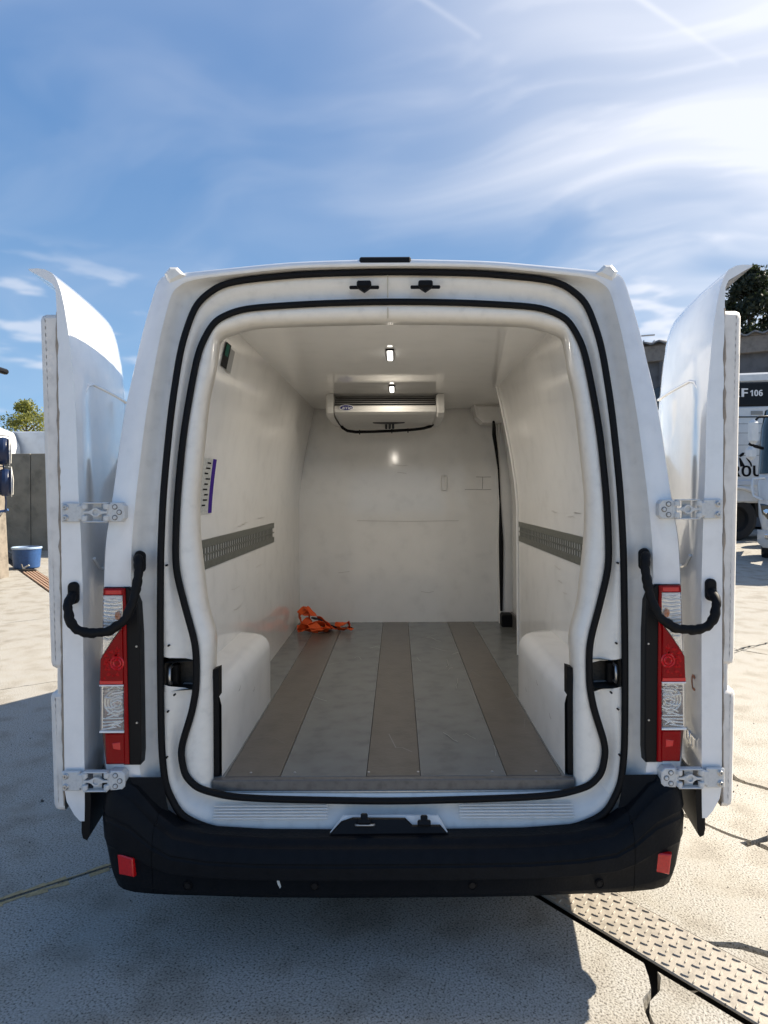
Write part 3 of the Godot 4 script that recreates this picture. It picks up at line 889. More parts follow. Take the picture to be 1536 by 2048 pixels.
func tail_lamp(s: int) -> void:
	var o := part("tail_lamp", van)
	var z := 0.012
	# outlines: outer x first (s applied below)
	var P := func(list: Array) -> Array:
		var out := []
		for v in list:
			out.append(Vector2(s * v[0], v[1]))
		return out
	var add := func(called: String, m: String, list: Array, z0: float, z1: float, bevel: float):
		var st := start()
		prism(st, P.call(list), z0, z1, Transform3D.IDENTITY, bevel)
		return fin(st, called, m, o)
	add.call("housing", "black_plastic", [[0.900, 1.262], [0.885, 1.25], [0.868, 1.205], [0.862, 1.10], [0.858, 0.70], [0.862, 0.655], [0.92, 0.655], [0.92, 1.262]], -0.03, z + 0.002, 0.004)
	add.call("housing", "deep_red_lens", [[0.904, 1.262], [0.985, 1.262], [0.990, 1.20], [0.994, 1.03], [0.996, 0.77], [0.982, 0.655], [0.894, 0.655], [0.898, 0.80], [0.904, 1.0]], -0.03, z - 0.004, 0.004)
	add.call("red_lens", "red_lens", [[0.908, 1.259], [0.982, 1.259], [0.983, 1.236], [0.917, 1.236], [0.913, 0.66], [0.898, 0.66], [0.902, 0.9]], z - 0.01, z + 0.010, 0.003)
	# upper clear chamber with stepped reflector
	add.call("reflector", "lamp_silver", [[0.918, 1.234], [0.983, 1.234], [0.990, 1.03], [0.955, 1.085], [0.918, 1.135]], z - 0.01, z - 0.003, 0.0)
	for k in 12:
		var st := start()
		var y := 1.225 - k * 0.0125
		var w := 0.060 if y > 1.13 else 0.060 - (1.13 - y) * 0.75
		tube(st, [Vector3(s * (0.985 - w), y, z - 0.002), Vector3(s * (0.985 - w * 0.5), y - 0.004, z + 0.001), Vector3(s * 0.985, y, z - 0.002)], 0.0035, 6)
		fin(st, "ridge", "lamp_silver", o)
	var am := start()
	lathe(am, [[0.0, 0.016], [0.008, 0.012], [0.011, 0.0], [0.008, -0.012], [0.0, -0.016]], Vector3(s * 0.935, 1.165, z + 0.001), Basis.IDENTITY, 12)
	fin(am, "bulb", "amber", o)
	add.call("clear_lens", "clear_lens", [[0.917, 1.236], [0.983, 1.236], [0.992, 1.022], [0.955, 1.085], [0.917, 1.136]], z + 0.006, z + 0.011, 0.003)
	# large red chamber with rings showing through
	add.call("red_lens", "red_lens", [[0.917, 1.128], [0.955, 1.077], [0.993, 1.018], [0.996, 0.932], [0.915, 0.932]], z - 0.01, z + 0.011, 0.004)
	for r in [0.012, 0.021]:
		var st := start()
		lathe(st, [[r - 0.0035, 0.0], [r, 0.003], [r + 0.0035, 0.0]], Vector3(s * 0.936, 1.005, z + 0.0105), Basis(Vector3.RIGHT, PI / 2), 28)
		fin(st, "ring", "bright_red", o)
	var rf := RandomNumberGenerator.new()
	rf.seed = 5
	var fc := start()
	for k in 34:
		var fy := rf.randf_range(0.948, 1.06)
		var fx := rf.randf_range(0.921, 0.988 - maxf(0.0, fy - 1.015) * 0.75)
		var sz := rf.randf_range(0.003, 0.007)
		prism(fc, [Vector2(-sz, -sz * 0.6), Vector2(sz, -sz), Vector2(sz * 0.7, sz), Vector2(-sz * 0.8, sz * 0.7)], 0.0, 0.002, Transform3D(Basis(Vector3.BACK, rf.randf() * 3.0), Vector3(s * fx, fy, z + 0.0105)), 0.0015)
	fin(fc, "facet", "red_facet", o)
	add.call("bright_strip", "bright_red", [[0.917, 0.946], [0.995, 0.946], [0.995, 0.934], [0.916, 0.934]], z, z + 0.0125, 0.001)
	add.call("bright_strip", "bright_red", [[0.918, 1.253], [0.974, 1.253], [0.974, 1.239], [0.918, 1.239]], z, z + 0.0115, 0.001)
	add.call("white_strip", "print_white", [[0.919, 1.234], [0.981, 1.234], [0.982, 1.217], [0.919, 1.217]], z - 0.004, z + 0.002, 0.001)
	# reversing lamp: silver bowl with rings under a clear lens
	add.call("reflector", "lamp_silver", [[0.916, 0.928], [0.994, 0.928], [0.994, 0.772], [0.914, 0.772]], z - 0.012, z - 0.004, 0.0)
	for r in [0.012, 0.022, 0.032, 0.042]:
		var st := start()
		lathe(st, [[r - 0.004, 0.0], [r, 0.005], [r + 0.004, 0.0]], Vector3(s * 0.942, 0.868, z - 0.003), Basis(Vector3.RIGHT, PI / 2), 28)
		fin(st, "ring", "lamp_silver", o)
	for k in 12:
		var st := start()
		var cy := 0.785 + 0.012 * k
		var cx := 0.950 + 0.014 * sin(k * 2.3)
		tube(st, [Vector3(s * (cx - 0.022), cy, z - 0.002), Vector3(s * (cx - 0.006), cy + 0.010 * cos(k * 1.7), z + 0.001), Vector3(s * (cx + 0.020), cy - 0.006, z - 0.002)], 0.003, 6)
		fin(st, "facet", "lamp_silver", o)
	for k in 4:
		var st := start()
		tube(st, [Vector3(s * (0.918 + k * 0.008), 0.815 - k * 0.010, z), Vector3(s * (0.99), 0.778 + (3 - k) * 0.012, z)], 0.003, 6)
		fin(st, "ridge", "lamp_silver", o)
	add.call("clear_lens", "clear_lens", [[0.915, 0.93], [0.995, 0.93], [0.996, 0.770], [0.913, 0.770]], z + 0.006, z + 0.012, 0.004)
	for b in [[0.914, 0.932, 0.996, 0.927], [0.913, 0.775, 0.996, 0.769]]:
		add.call("trim", "paint", [[b[0], b[1]], [b[2], b[1]], [b[2], b[3]], [b[0], b[3]]], z, z + 0.0135, 0.001)
	add.call("red_lens", "red_lens", [[0.913, 0.766], [0.980, 0.766], [0.976, 0.662], [0.910, 0.662]], z - 0.01, z + 0.009, 0.004)
	add.call("inner_red", "bright_red", [[0.925, 0.738], [0.956, 0.734], [0.952, 0.712], [0.925, 0.708]], z, z + 0.0105, 0.003)
	for y in [1.06, 0.80]:
		var st := start()
		lathe(st, [[0.0, 0.003], [0.003, 0.003], [0.004, 0.0]], Vector3(s * 0.872, y, z + 0.002), Basis(Vector3.RIGHT, PI / 2), 8)
		fin(st, "screw", "steel", o)

func hinge(s: int, y: float) -> void:
	var o := part("door_hinge", van)
	o.position = Vector3(0, y, 0)
	var z := 0.030 if y > 1.0 else 0.038
	var oct := []
	for v in [[0.905, 0.020], [0.917, 0.033], [0.955, 0.033], [0.955, -0.033], [0.917, -0.033], [0.905, -0.020]]:
		oct.append(Vector2(s * v[0], v[1]))
	var st := start()
	prism(st, oct, -0.02, z, Transform3D.IDENTITY, 0.003)
	fin(st, "body_leaf", "hinge", o)
	for b in [[0.937, 0.018], [0.922, 0.0], [0.937, -0.018]]:
		st = start()
		lathe(st, [[0.0, 0.005], [0.005, 0.005], [0.0065, 0.002], [0.0065, -0.004]], Vector3(s * b[0], b[1], z), Basis(Vector3.RIGHT, PI / 2), 12)
		fin(st, "bolt", "hinge", o)
		st = start()
		lathe(st, [[0.0, 0.0012], [0.0092, 0.0012], [0.0095, -0.002]], Vector3(s * b[0], b[1], z), Basis(Vector3.RIGHT, PI / 2), 14)
		fin(st, "bolt_ring", "hinge_grime", o)  # flat ring of darker colour round each bolt head
	# knuckles and link arms
	for x in [0.965, 1.038]:
		st = start()
		for yy in [0.020, -0.020]:
			lathe(st, [[0.0, 0.009], [0.008, 0.009], [0.010, 0.007], [0.010, -0.007], [0.008, -0.009], [0.0, -0.009]], Vector3(s * x, yy, z + 0.002), Basis.IDENTITY, 14)
		rbox(st, Vector3(s * (x - 0.008 if x < 1.0 else x + 0.008), 0, z - 0.003), Vector3(0.016, 0.056, 0.010), 0.003)
		fin(st, "knuckle", "hinge", o)
	st = start()
	for yy in [0.0315, -0.0315]:
		rbox(st, Vector3(s * 1.0015, yy, z - 0.002), Vector3(0.082, 0.005, 0.024), 0.002)
	rbox(st, Vector3(s * 1.0015, 0, z - 0.012), Vector3(0.030, 0.060, 0.004), 0.001)
	fin(st, "link", "hinge", o)
	st = start()
	lathe(st, [[0.010, 0.006], [0.015, 0.006], [0.0155, 0.003], [0.0155, -0.006], [0.010, -0.006], [0.010, 0.006]], Vector3(s * 1.0, 0, z + 0.002), Basis(Vector3.RIGHT, PI / 2), 24)
	lathe(st, [[0.0, 0.002], [0.010, 0.002]], Vector3(s * 1.0, 0, z), Basis(Vector3.RIGHT, PI / 2), 16)
	for d in [-1, 1]:
		prism(st, [Vector2(d * 0.012, 0.010), Vector2(d * 0.024, 0.004), Vector2(d * 0.040, 0.0035), Vector2(d * 0.040, -0.0035), Vector2(d * 0.024, -0.004), Vector2(d * 0.012, -0.010)], -0.003, 0.005, Transform3D(Basis.IDENTITY, Vector3(s * 1.0, 0, z + 0.001)), 0.001)
	fin(st, "pivot_arm", "hinge", o)
	# leaf on the door edge
	st = start()
	rbox(st, Vector3(s * 1.087, 0, z - 0.004), Vector3(0.062, 0.066, 0.012), 0.003)
	rbox(st, Vector3(s * 1.056, 0, z - 0.002), Vector3(0.024, 0.050, 0.012), 0.004)
	fin(st, "door_leaf", "hinge", o)
	for yy in [0.018, -0.018]:
		st = start()
		lathe(st, [[0.0, 0.003], [0.003, 0.003], [0.0035, 0.008], [0.007, 0.008], [0.008, 0.004], [0.011, 0.002], [0.011, -0.003]], Vector3(s * 1.103, yy, z + 0.002), Basis(Vector3.RIGHT, PI / 2), 12)
		fin(st, "bolt", "steel", o)

func dp(s: int, w: float, y: float, l: float) -> Vector3:
	return Vector3(s * (w + 0.139 * l), y, 0.02 - 0.99 * l)

func rear_door(s: int) -> void:
	var o := part("rear_door", van)
	var skin := [[1.050, 0.468], [1.049, 0.52], [1.049, 0.60], [1.050, 0.80], [1.051, 1.05], [1.052, 1.27], [1.058, 1.45], [1.066, 1.62], [1.070, 1.78], [1.075, 1.91], [1.083, 2.0], [1.091, 2.085], [1.099, 2.15], [1.110, 2.22], [1.121, 2.27], [1.134, 2.308], [1.150, 2.332], [1.175, 2.345], [1.20, 2.3485], [1.231, 2.347]]
	var back := [[1.229, 2.341], [1.202, 2.327], [1.172, 2.309], [1.150, 2.296], [1.139, 2.275], [1.136, 2.22], [1.133, 2.05], [1.130, 1.85], [1.125, 1.5], [1.122, 1.2], [1.118, 0.75], [1.116, 0.57], [1.110, 0.535], [1.085, 0.49], [1.065, 0.468]]
	var loop := skin + back
	var st := start()
	var rows := []
	var L := 0.76
	for k in 17:
		var t := k / 16.0
		var l := L * t
		var row := []
		for i in loop.size():
			var w: float = loop[i][0]
			var y: float = loop[i][1]
			if i < skin.size() - 1:   # the outer panel is slightly domed and rolls in at the free edge
				w += -0.012 * sin(PI * clampf(t, 0, 1)) * smoothstep(0.45, 0.7, y) + 0.03 * pow(maxf(0.0, t - 0.9) / 0.1, 2.0)
				w += 0.012 * smoothstep(0.14, 0.20, t) * smoothstep(0.95, 0.89, t) * smoothstep(1.27, 1.45, y) * smoothstep(1.975, 1.94, y)
			var drop := 0.018 * pow(maxf(0.0, t - 0.8) / 0.2, 2.0) * smoothstep(2.1, 2.3, y)
			row.append(dp(s, w, y - drop, l))
		rows.append(row)
	# skin smooth, inside smooth, sharp between
	var a := []
	var b := []
	for r in rows:
		a.append(r.slice(0, skin.size()))
		b.append(r.slice(skin.size() - 1) + [r[0]])
	sheet(st, a, 1)
	sheet(st, b, 2)
	var poly := PackedVector2Array()
	for p in loop:
		poly.append(Vector2(p[0], p[1]))
	var ix := Geometry2D.triangulate_polygon(poly)
	for e in [0, 16]:
		for t in range(0, ix.size(), 3):
			tri(st, rows[e][ix[t]], rows[e][ix[t + 1]], rows[e][ix[t + 2]])
	fin(st, "door_panel", "paint", o)
	# pressed ridges
	for rd in [[1.985, 0.10, 0.72, 0.006], [1.30, 0.12, 0.70, 0.006]]:
		st = start()
		var path := []
		for k in 13:
			var l := lerpf(rd[1], rd[2], k / 12.0)
			var dy := -0.05 * pow(maxf(0.0, 1.0 - k / 2.0), 2.0) * signf(rd[0] - 1.6)
			path.append(dp(s, (1.083 if rd[0] > 1.6 else 1.053) - 0.011 * sin(PI * l / L), rd[0] + dy, l))
		tube(st, path, rd[3], 8)
		fin(st, "ridge", "paint", o)
	# black trim along the foot of the outer panel
	st = start()
	rows = []
	for k in 5:
		var l := lerpf(0.002, 0.74, k / 4.0)
		rows.append([dp(s, 1.056, 0.408, l), dp(s, 1.042, 0.402, l), dp(s, 1.034, 0.415, l), dp(s, 1.028, 0.55, l), dp(s, 1.034, 0.572, l), dp(s, 1.050, 0.575, l), dp(s, 1.060, 0.50, l), dp(s, 1.061, 0.43, l), dp(s, 1.056, 0.408, l)])
	sheet(st, rows, 1)
	for e in [0, 4]:
		for k in 6:
			tri(st, rows[e][0], rows[e][k + 1], rows[e][k + 2])
	fin(st, "foot_trim", "black_plastic", o)
	# insulated lining panels and the sealant seam
	for ln in [[0.985, 2.195, 0.0], [0.50, 0.905, 0.004]]:
		st = start()
		var y0: float = ln[0]
		var y1: float = ln[1]
		var m := 8
		var rws := []
		var ls := [0.004, 0.008, 0.018, 0.3, 0.70, 0.715, 0.72]
		var ins := [0.016, 0.006, 0.0, 0.0, 0.0, 0.006, 0.016]
		for i in ls.size():
			var row := []
			var ii: float = ins[i]
			for k in m + 1:
				var y := lerpf(y0, y1, k / float(m))
				var out: float = 1.164 + 0.032 * (y - 0.9) / 1.3 + ln[2]
				var edge := minf(k, m - k)
				if edge == 0:
					row.append(dp(s, 1.118, clampf(y, y0 + ii, y1 - ii), ls[i]))
					row.append(dp(s, out - 0.018, clampf(y, y0 + ii, y1 - ii), ls[i]))
					row.append(dp(s, out - 0.005 - ii, clampf(y, y0 + 0.006 + ii, y1 - 0.006 - ii), ls[i]))
					row.append(dp(s, out - ii, clampf(y, y0 + 0.02 + ii, y1 - 0.02 - ii), ls[i]))
					if k == m:
						var last4 := row.slice(-4)
						last4.reverse()
						row = row.slice(0, -4) + last4
				else:
					row.append(dp(s, out - ii, y, ls[i]))
			rws.append(row)
		sheet(st, rws, 1)
		for e in [0, ls.size() - 1]:
			var c := Vector3.ZERO
			for v in rws[e]:
				c += v
			c /= rws[e].size()
			for k in rws[e].size():
				tri(st, c, rws[e][k], rws[e][(k + 1) % rws[e].size()])
		fin(st, "lining_panel", "liner", o)
	st = start()
	rbox(st, dp(s, 1.128, 0.945, 0.36), Vector3(0.03, 0.10, 0.70), 0.004, Basis(Vector3.UP, -s * 0.1395))
	fin(st, "lining_core", "liner", o)
	st = start()
	var seam := []
	var rad := []
	for k in 60:
		var y := lerpf(0.52, 2.20, k / 59.0)
		seam.append(dp(s, 1.120 + 0.015 * (y - 0.5) / 1.7 + rng.randf_range(-0.0015, 0.0015), y, 0.003))
		rad.append(rng.randf_range(0.0015, 0.0045 if y < 1.4 else 0.007))
	tube(st, seam, 0.003, 6, false, rad)
	fin(st, "sealant_seam", "sealant", o)
	if s > 0:
		var bs := Basis(Vector3(-0.139, 0, 0.99), Vector3.UP, Vector3(-0.99, 0, -0.139))
		text("INT", 0.040, 0.004, "badge_letters", "chrome", o, Transform3D(bs, dp(1, 1.0415, 0.70, 0.11)), true, false, 1.3)
		text("C", 0.055, 0.001, "sticker_letter", "print_orange", o, Transform3D(bs, dp(1, 1.0455, 0.905, 0.085)), true, false, 1.0)

func harness(s: int) -> void:
	var o := part("door_cable_sleeve", van)
	for g in [Vector3(s * 1.080, 1.245, 0.022), Vector3(s * 0.872, 1.345, -0.022)]:
		var st := start()
		prism(st, round_rect(0.036, 0.075, 0.017, 6), -0.02, 0.014, Transform3D(Basis(Vector3.UP, 0.0 if absf(g.x) > 1 else -s * 0.5), g), 0.005)
		fin(st, "grommet", "rubber", o)
	var keys := [Vector3(1.080, 1.238, 0.030), Vector3(1.078, 1.215, 0.075), Vector3(1.066, 1.165, 0.085), Vector3(1.045, 1.130, 0.082), Vector3(0.99, 1.118, 0.080), Vector3(0.93, 1.128, 0.078), Vector3(0.885, 1.165, 0.070), Vector3(0.862, 1.23, 0.058), Vector3(0.853, 1.31, 0.042), Vector3(0.857, 1.352, 0.030), Vector3(0.872, 1.362, 0.0)]
	var c := Curve3D.new()
	for i in keys.size():
		var t: Vector3 = (keys[mini(i + 1, keys.size() - 1)] - keys[maxi(i - 1, 0)]) / 6.0
		c.add_point(keys[i] * Vector3(s, 1, 1), -t * Vector3(s, 1, 1), t * Vector3(s, 1, 1))
	var path := []
	var rad := []
	for k in 61:
		var p := c.sample_baked(c.get_baked_length() * k / 60.0)
		path.append(p + Vector3(0, 0.0015 * sin(k * 0.9), 0))
		rad.append(0.0155 + 0.0012 * sin(k * 2.1) + 0.001 * sin(k * 0.7))
	var st := start()
	tube(st, path, 0.015, 12, false, rad)
	fin(st, "sleeve", "rubber", o)

# ---------------------------------------------------------------- the hold
func wall_x(y: float) -> float:
	return 0.0 if y < 1.5 else 0.125 * pow((y - 1.5) / 0.74, 1.4)

func interior() -> void:
	var zr := -0.16
	var zf := -3.03
	# floor boards
	var edges := [-0.765, -0.604, -0.408, -0.097, 0.097, 0.408, 0.604, 0.93]
	for i in 7:
		var e0: float = edges[i]
		var e1: float = edges[i + 1]
		box("floor_board", "floor_grey" if i % 2 == 0 else "floor_taupe", van, Vector3((e0 + e1) / 2, 0.550 + (0.0 if i % 2 == 0 else 0.001), (-0.115 + zf) / 2), Vector3(e1 - e0 - 0.002, 0.02, zf * -1 - 0.115), 0.001)
	box("floor_substrate", "floor_trim", van, Vector3(0.05, 0.525, -1.6), Vector3(1.75, 0.028, 2.95))
	box("floor_edge_trim", "floor_trim", van, Vector3(0, 0.5405, -0.0985), Vector3(1.288, 0.040, 0.030), 0.003)
	box("edge_strip", "alu", van, Vector3(0, 0.5195, -0.0825), Vector3(1.27, 0.006, 0.006), 0.001)
	for x in [-0.36, -0.09, 0.09, 0.36, 0.52, -0.52]:
		var st := start()
		lathe(st, [[0.0, 0.002], [0.004, 0.0015], [0.005, 0.0]], Vector3(x, 0.561, -0.15), Basis.IDENTITY, 10)
		fin(st, "floor_screw", "steel", van)
	# left wall, ceiling, bulkhead
	var ys := [0.50, 0.8, 1.2, 1.5, 1.65, 1.8, 1.95, 2.1, 2.2, 2.245]
	var wall := func(x: float, za: float, zb: float) -> Array:
		var rows := []
		for k in 9:
			var z := lerpf(za, zb, k / 8.0)
			var row := []
			for y in ys:
				row.append(Vector3(x - signf(x) * wall_x(y), y, minf(z, -0.18 - 0.09 * smoothstep(1.4, 2.2, y))))
			rows.append(row)
		return rows
	var st := start()
	var lw: Array = wall.call(-0.756, -0.10, zf - 0.02)
	var lw2: Array = wall.call(-0.80, -0.10, zf - 0.02)
	sheet(st, lw, 1)
	sheet(st, lw2, 2)
	sheet(st, [lw[0], lw2[0]], 3)
	fin(st, "left_wall_lining", "grp", van)
	st = start()
	var rw: Array = wall.call(0.776, -0.10, -1.94)
	var rw2: Array = wall.call(0.82, -0.10, -1.94)
	sheet(st, rw, 1)
	sheet(st, rw2, 2)
	sheet(st, [rw[0], rw2[0]], 3)
	sheet(st, [rw[8], rw2[8]], 4)
	fin(st, "right_wall_lining", "grp", van)
	st = start()
	var tr := []
	for y in ys:
		tr.append(Vector3(0.770 - wall_x(y), y, -1.936))
	tube(st, tr, 0.009, 6)
	fin(st, "wall_edge_bead", "grp", van)
	box("ceiling_lining", "ceiling_grp", van, Vector3(0.05, 2.26, -1.655), Vector3(1.62, 0.04, 2.79))
	# bulkhead: slightly bowed panel
	st = start()
	var bk := []
	for k in 13:
		var y := lerpf(0.50, 2.25, k / 12.0)
		var row := []
		for i in 13:
			var x := lerpf(-0.80, 0.93, i / 12.0)
			row.append(Vector3(x, y, zf - 0.035 * smoothstep(1.4, 2.2, y) - 0.015 * pow(x / 0.8, 2.0)))
		bk.append(row)
	sheet(st, bk, 1)
	fin(st, "bulkhead", "grp", van)
	box("bulkhead_core", "grp", van, Vector3(0.0, 1.4, zf - 0.14), Vector3(1.86, 1.8, 0.12))
	st = start()
	for p in [round_rect(0.042, 0.115, 0.012)]:
		var path := []
		for v in p:
			path.append(Vector3(0.384 + v.x, 1.655 + v.y, zf + 0.004))
		tube(st, path, 0.004, 6, true)
	fin(st, "recess_handle", "grp", van)
	# side door bay on the right
	var sd := part("side_door", van)
	st = start()
	var dr := []
	for k in 7:
		var z := lerpf(-1.90, -2.90, k / 6.0)
		var row := []
		for y in ys:
			row.append(Vector3(0.900 - wall_x(y) * 0.9, y, z))
		dr.append(row)
	sheet(st, dr, 1)
	fin(st, "door_lining", "grp", sd)
	box("lower_step", "floor_trim", sd, Vector3(0.89, 0.60, -2.4), Vector3(0.02, 0.12, 1.0), 0.004)
	st = start()
	var sl := []
	for p in [[0.735, 2.10, -2.72], [0.755, 2.07, -2.84], [0.765, 2.02, -2.91], [0.785, 1.9, -2.93], [0.802, 1.75, -2.935], [0.812, 1.5, -2.935], [0.818, 1.2, -2.935], [0.818, 0.95, -2.935], [0.818, 0.66, -2.935]]:
		sl.append(Vector3(p[0], p[1], p[2]))
	tube(st, sl, 0.012, 8, false, [0.010, 0.014, 0.016, 0.012, 0.007, 0.006, 0.018, 0.016, 0.010])
	fin(st, "door_seal", "rubber", sd)
	box("gap_shade_box", "rubber", sd, Vector3(0.845, 0.605, -2.86), Vector3(0.085, 0.10, 0.12), 0.01)  # black box standing in for the dark, shaded gap here
	box("front_pillar", "grp", sd, Vector3(0.875, 1.38, -3.0), Vector3(0.14, 1.75, 0.10), 0.012)
	st = start()
	prism(st, [Vector2(0.60, 2.242), Vector2(0.62, 2.15), Vector2(0.67, 2.105), Vector2(0.80, 2.105), Vector2(0.90, 2.11), Vector2(0.90, 2.242)], -3.02, -2.80, Transform3D.IDENTITY, 0.02)
	fin(st, "header_box", "grp", sd)
	# wheel boxes
	for s in [-1, 1]:
		wheel_box(s)
	# rubber strips on the frame beside the wheel boxes
	for s in [-1, 1]:
		var r := start()
		prism(r, [Vector2(s * 0.648, 0.945), Vector2(s * 0.648, 0.560), Vector2(s * 0.627, 0.562), Vector2(s * 0.627, 0.952)], -0.16, -0.115, Transform3D.IDENTITY, 0.002)
		fin(r, "edge_rubber", "rubber", van)
	for s in [-1, 1]:
		rail(s)
	evaporator()
	marks()
	for z in [-0.91, -1.97]:
		ceiling_lamp(z)
	stickers()
	strap()

func wheel_box(s: int) -> void:
	var st := start()
	var x0 := 0.758 if s < 0 else 0.778
	var x1 := 0.612
	var y1 := 0.892
	var rows := []
	# plan outline from the wall round the far corner to the rear
	var plan := []
	plan.append(Vector2(x0, -1.12))
	for k in 9:
		var a := PI / 2 * k / 8.0
		plan.append(Vector2(x1 + 0.10 - 0.10 * sin(a), -1.02 - 0.10 * cos(a)))
	for z in [-0.9, -0.7, -0.5, -0.3]:
		plan.append(Vector2(x1, z))
	plan.append(Vector2(x1 + 0.006, -0.12))
	for lev in [[0.552, 0.0], [0.60, 0.0], [0.75, 0.0], [y1 - 0.075, 0.0], [y1 - 0.05, 0.006], [y1 - 0.028, 0.018], [y1 - 0.012, 0.036], [y1 - 0.003, 0.058], [y1, 0.085]]:
		var row := []
		for i in plan.size():
			var p: Vector2 = plan[i]
			var q := Vector2(minf(p.x + lev[1] * (0.0 if i == 0 else 1.0), x0), p.y + lev[1] * clampf((-0.95 - p.y) / 0.15, 0.0, 1.0))
			row.append(Vector3(s * q.x, lev[0], q.y))
		rows.append(row)
	var lid := []
	for i in plan.size():
		lid.append(Vector3(s * x0, y1 + 0.002, rows[-1][i].z))
	rows.append(lid)
	sheet(st, rows, 1)
	fin(st, "wheel_box", "grp", van)

func rail(s: int) -> void:
	var o := part("lashing_rail", van)
	var x := (0.756 if s < 0 else 0.776)
	var z0 := -0.12
	var z1 := -1.92 if s < 0 else -1.90
	var y := 1.335
	var zc := (z0 + z1) / 2
	var ln := z0 - z1
	box("flange", "galv", o, Vector3(s * (x - 0.003), y + 0.052, zc), Vector3(0.005, 0.016, ln), 0.001)
	box("flange", "galv", o, Vector3(s * (x - 0.003), y - 0.052, zc), Vector3(0.005, 0.016, ln), 0.001)
	box("web", "galv", o, Vector3(s * (x - 0.003), y + 0.036, zc), Vector3(0.005, 0.018, ln), 0.001)
	box("web", "galv", o, Vector3(s * (x - 0.003), y - 0.036, zc), Vector3(0.005, 0.018, ln), 0.001)
	box("web", "galv", o, Vector3(s * (x - 0.003), y, zc), Vector3(0.005, 0.008, ln), 0.001)
	var bar := start()
	rbox(bar, Vector3.ZERO, Vector3(0.0025, 0.056, 0.019), 0.0005)
	var bm := commit(bar)
	var n := int(ln / 0.041)
	for k in n:
		var b := put(bm, "bar", "galv", o)
		b.position = Vector3(s * (x - 0.0025), y, z0 - 0.02 - k * 0.041)

func evaporator() -> void:
	var o := part("evaporator_unit", van)
	var prof := [Vector2(-2.37, 2.163), Vector2(-2.225, 2.163), Vector2(-2.208, 2.158), Vector2(-2.200, 2.140), Vector2(-2.206, 2.118), Vector2(-2.235, 2.103), Vector2(-2.50, 2.088), Vector2(-2.85, 2.070), Vector2(-2.96, 2.075), Vector2(-2.98, 2.12), Vector2(-2.98, 2.237), Vector2(-2.37, 2.237)]
	# local x, y, z of the prism -> world z, y, x
	var xf := Transform3D(Basis(Vector3(0, 0, 1), Vector3(0, 1, 0), Vector3(-1, 0, 0)), Vector3(-0.06, 0, 0))
	var st := start()
	prism(st, prof, -0.34, 0.34, xf, 0.004)
	fin(st, "casing", "unit_white", o)
	for s in [-1, 1]:
		st = start()
		prism(st, [Vector2(-2.205, 2.238), Vector2(-2.190, 2.15), Vector2(-2.20, 2.11), Vector2(-2.25, 2.085), Vector2(-2.6, 2.072), Vector2(-2.9, 2.085), Vector2(-2.95, 2.238)], -0.026, 0.026, Transform3D(xf.basis, Vector3(-0.06 + s * 0.368, 0, 0)), 0.012)
		fin(st, "end_cap", "unit_white", o)
	var slope := Basis(Vector3.RIGHT, 0.478)
	box("grille_back", "louver_black", o, Vector3(-0.06, 2.197, -2.296), Vector3(0.678, 0.004, 0.150), 0.0, slope)
	for k in 4:
		box("louver_edge", "unit_white", o, Vector3(-0.06, 2.179 + k * 0.0175, -2.250 - k * 0.0335), Vector3(0.676, 0.0028, 0.0028), 0.0008)
	var bd := part("badge", o)
	bd.transform = Transform3D(Basis(Vector3.RIGHT, 0.12), Vector3(-0.318, 2.146, -2.197))
	var ov := []
	var ov2 := []
	for k in 24:
		var a := TAU * k / 24
		ov.append(Vector2(cos(a) * 0.050, sin(a) * 0.020))
		ov2.append(Vector2(cos(a) * 0.046, sin(a) * 0.0168))
	st = start()
	prism(st, ov, -0.004, 0.002, Transform3D.IDENTITY, 0.001)
	fin(st, "rim", "print_white", bd)
	st = start()
	prism(st, ov2, 0.0, 0.0035, Transform3D.IDENTITY, 0.0005)
	fin(st, "oval", "badge_blue", bd)
	text("Carrier", 0.021, 0.001, "lettering", "print_white", bd, Transform3D(Basis.IDENTITY, Vector3(0, -0.001, 0.0042)), false, true)
	# drip tray opening with sensor, and the drain hose slung below
	st = start()
	prism(st, [Vector2(-0.115, 0.0), Vector2(-0.05, -0.075), Vector2(0.05, -0.075), Vector2(0.115, 0.0)], -0.012, 0.006, Transform3D(Basis(Vector3.RIGHT, PI / 2), Vector3(-0.04, 2.083, -2.56)), 0.003)
	fin(st, "fan_opening", "louver_black", o)
	for k in 3:
		box("sensor", "louver_black", o, Vector3(-0.06 + k * 0.025, 2.062, -2.64 + 0.01 * k), Vector3(0.018, 0.04, 0.02), 0.004)
	var hose := []
	for p in [[-0.40, 2.09, -2.72], [-0.385, 2.062, -2.72], [-0.35, 2.040, -2.73], [-0.29, 2.032, -2.74], [-0.15, 2.034, -2.745], [0.0, 2.040, -2.745], [0.15, 2.048, -2.74], [0.22, 2.056, -2.73], [0.27, 2.07, -2.72], [0.29, 2.09, -2.71]]:
		hose.append(Vector3(p[0], p[1], p[2]))
	st = start()
	tube(st, hose, 0.011, 10)
	fin(st, "drain_hose", "rubber", o)
	for x in [-0.26, -0.02, 0.1]:
		box("hose_clip", "black_plastic", o, Vector3(x, 2.038 + x * 0.03, -2.742), Vector3(0.008, 0.034, 0.034), 0.003)

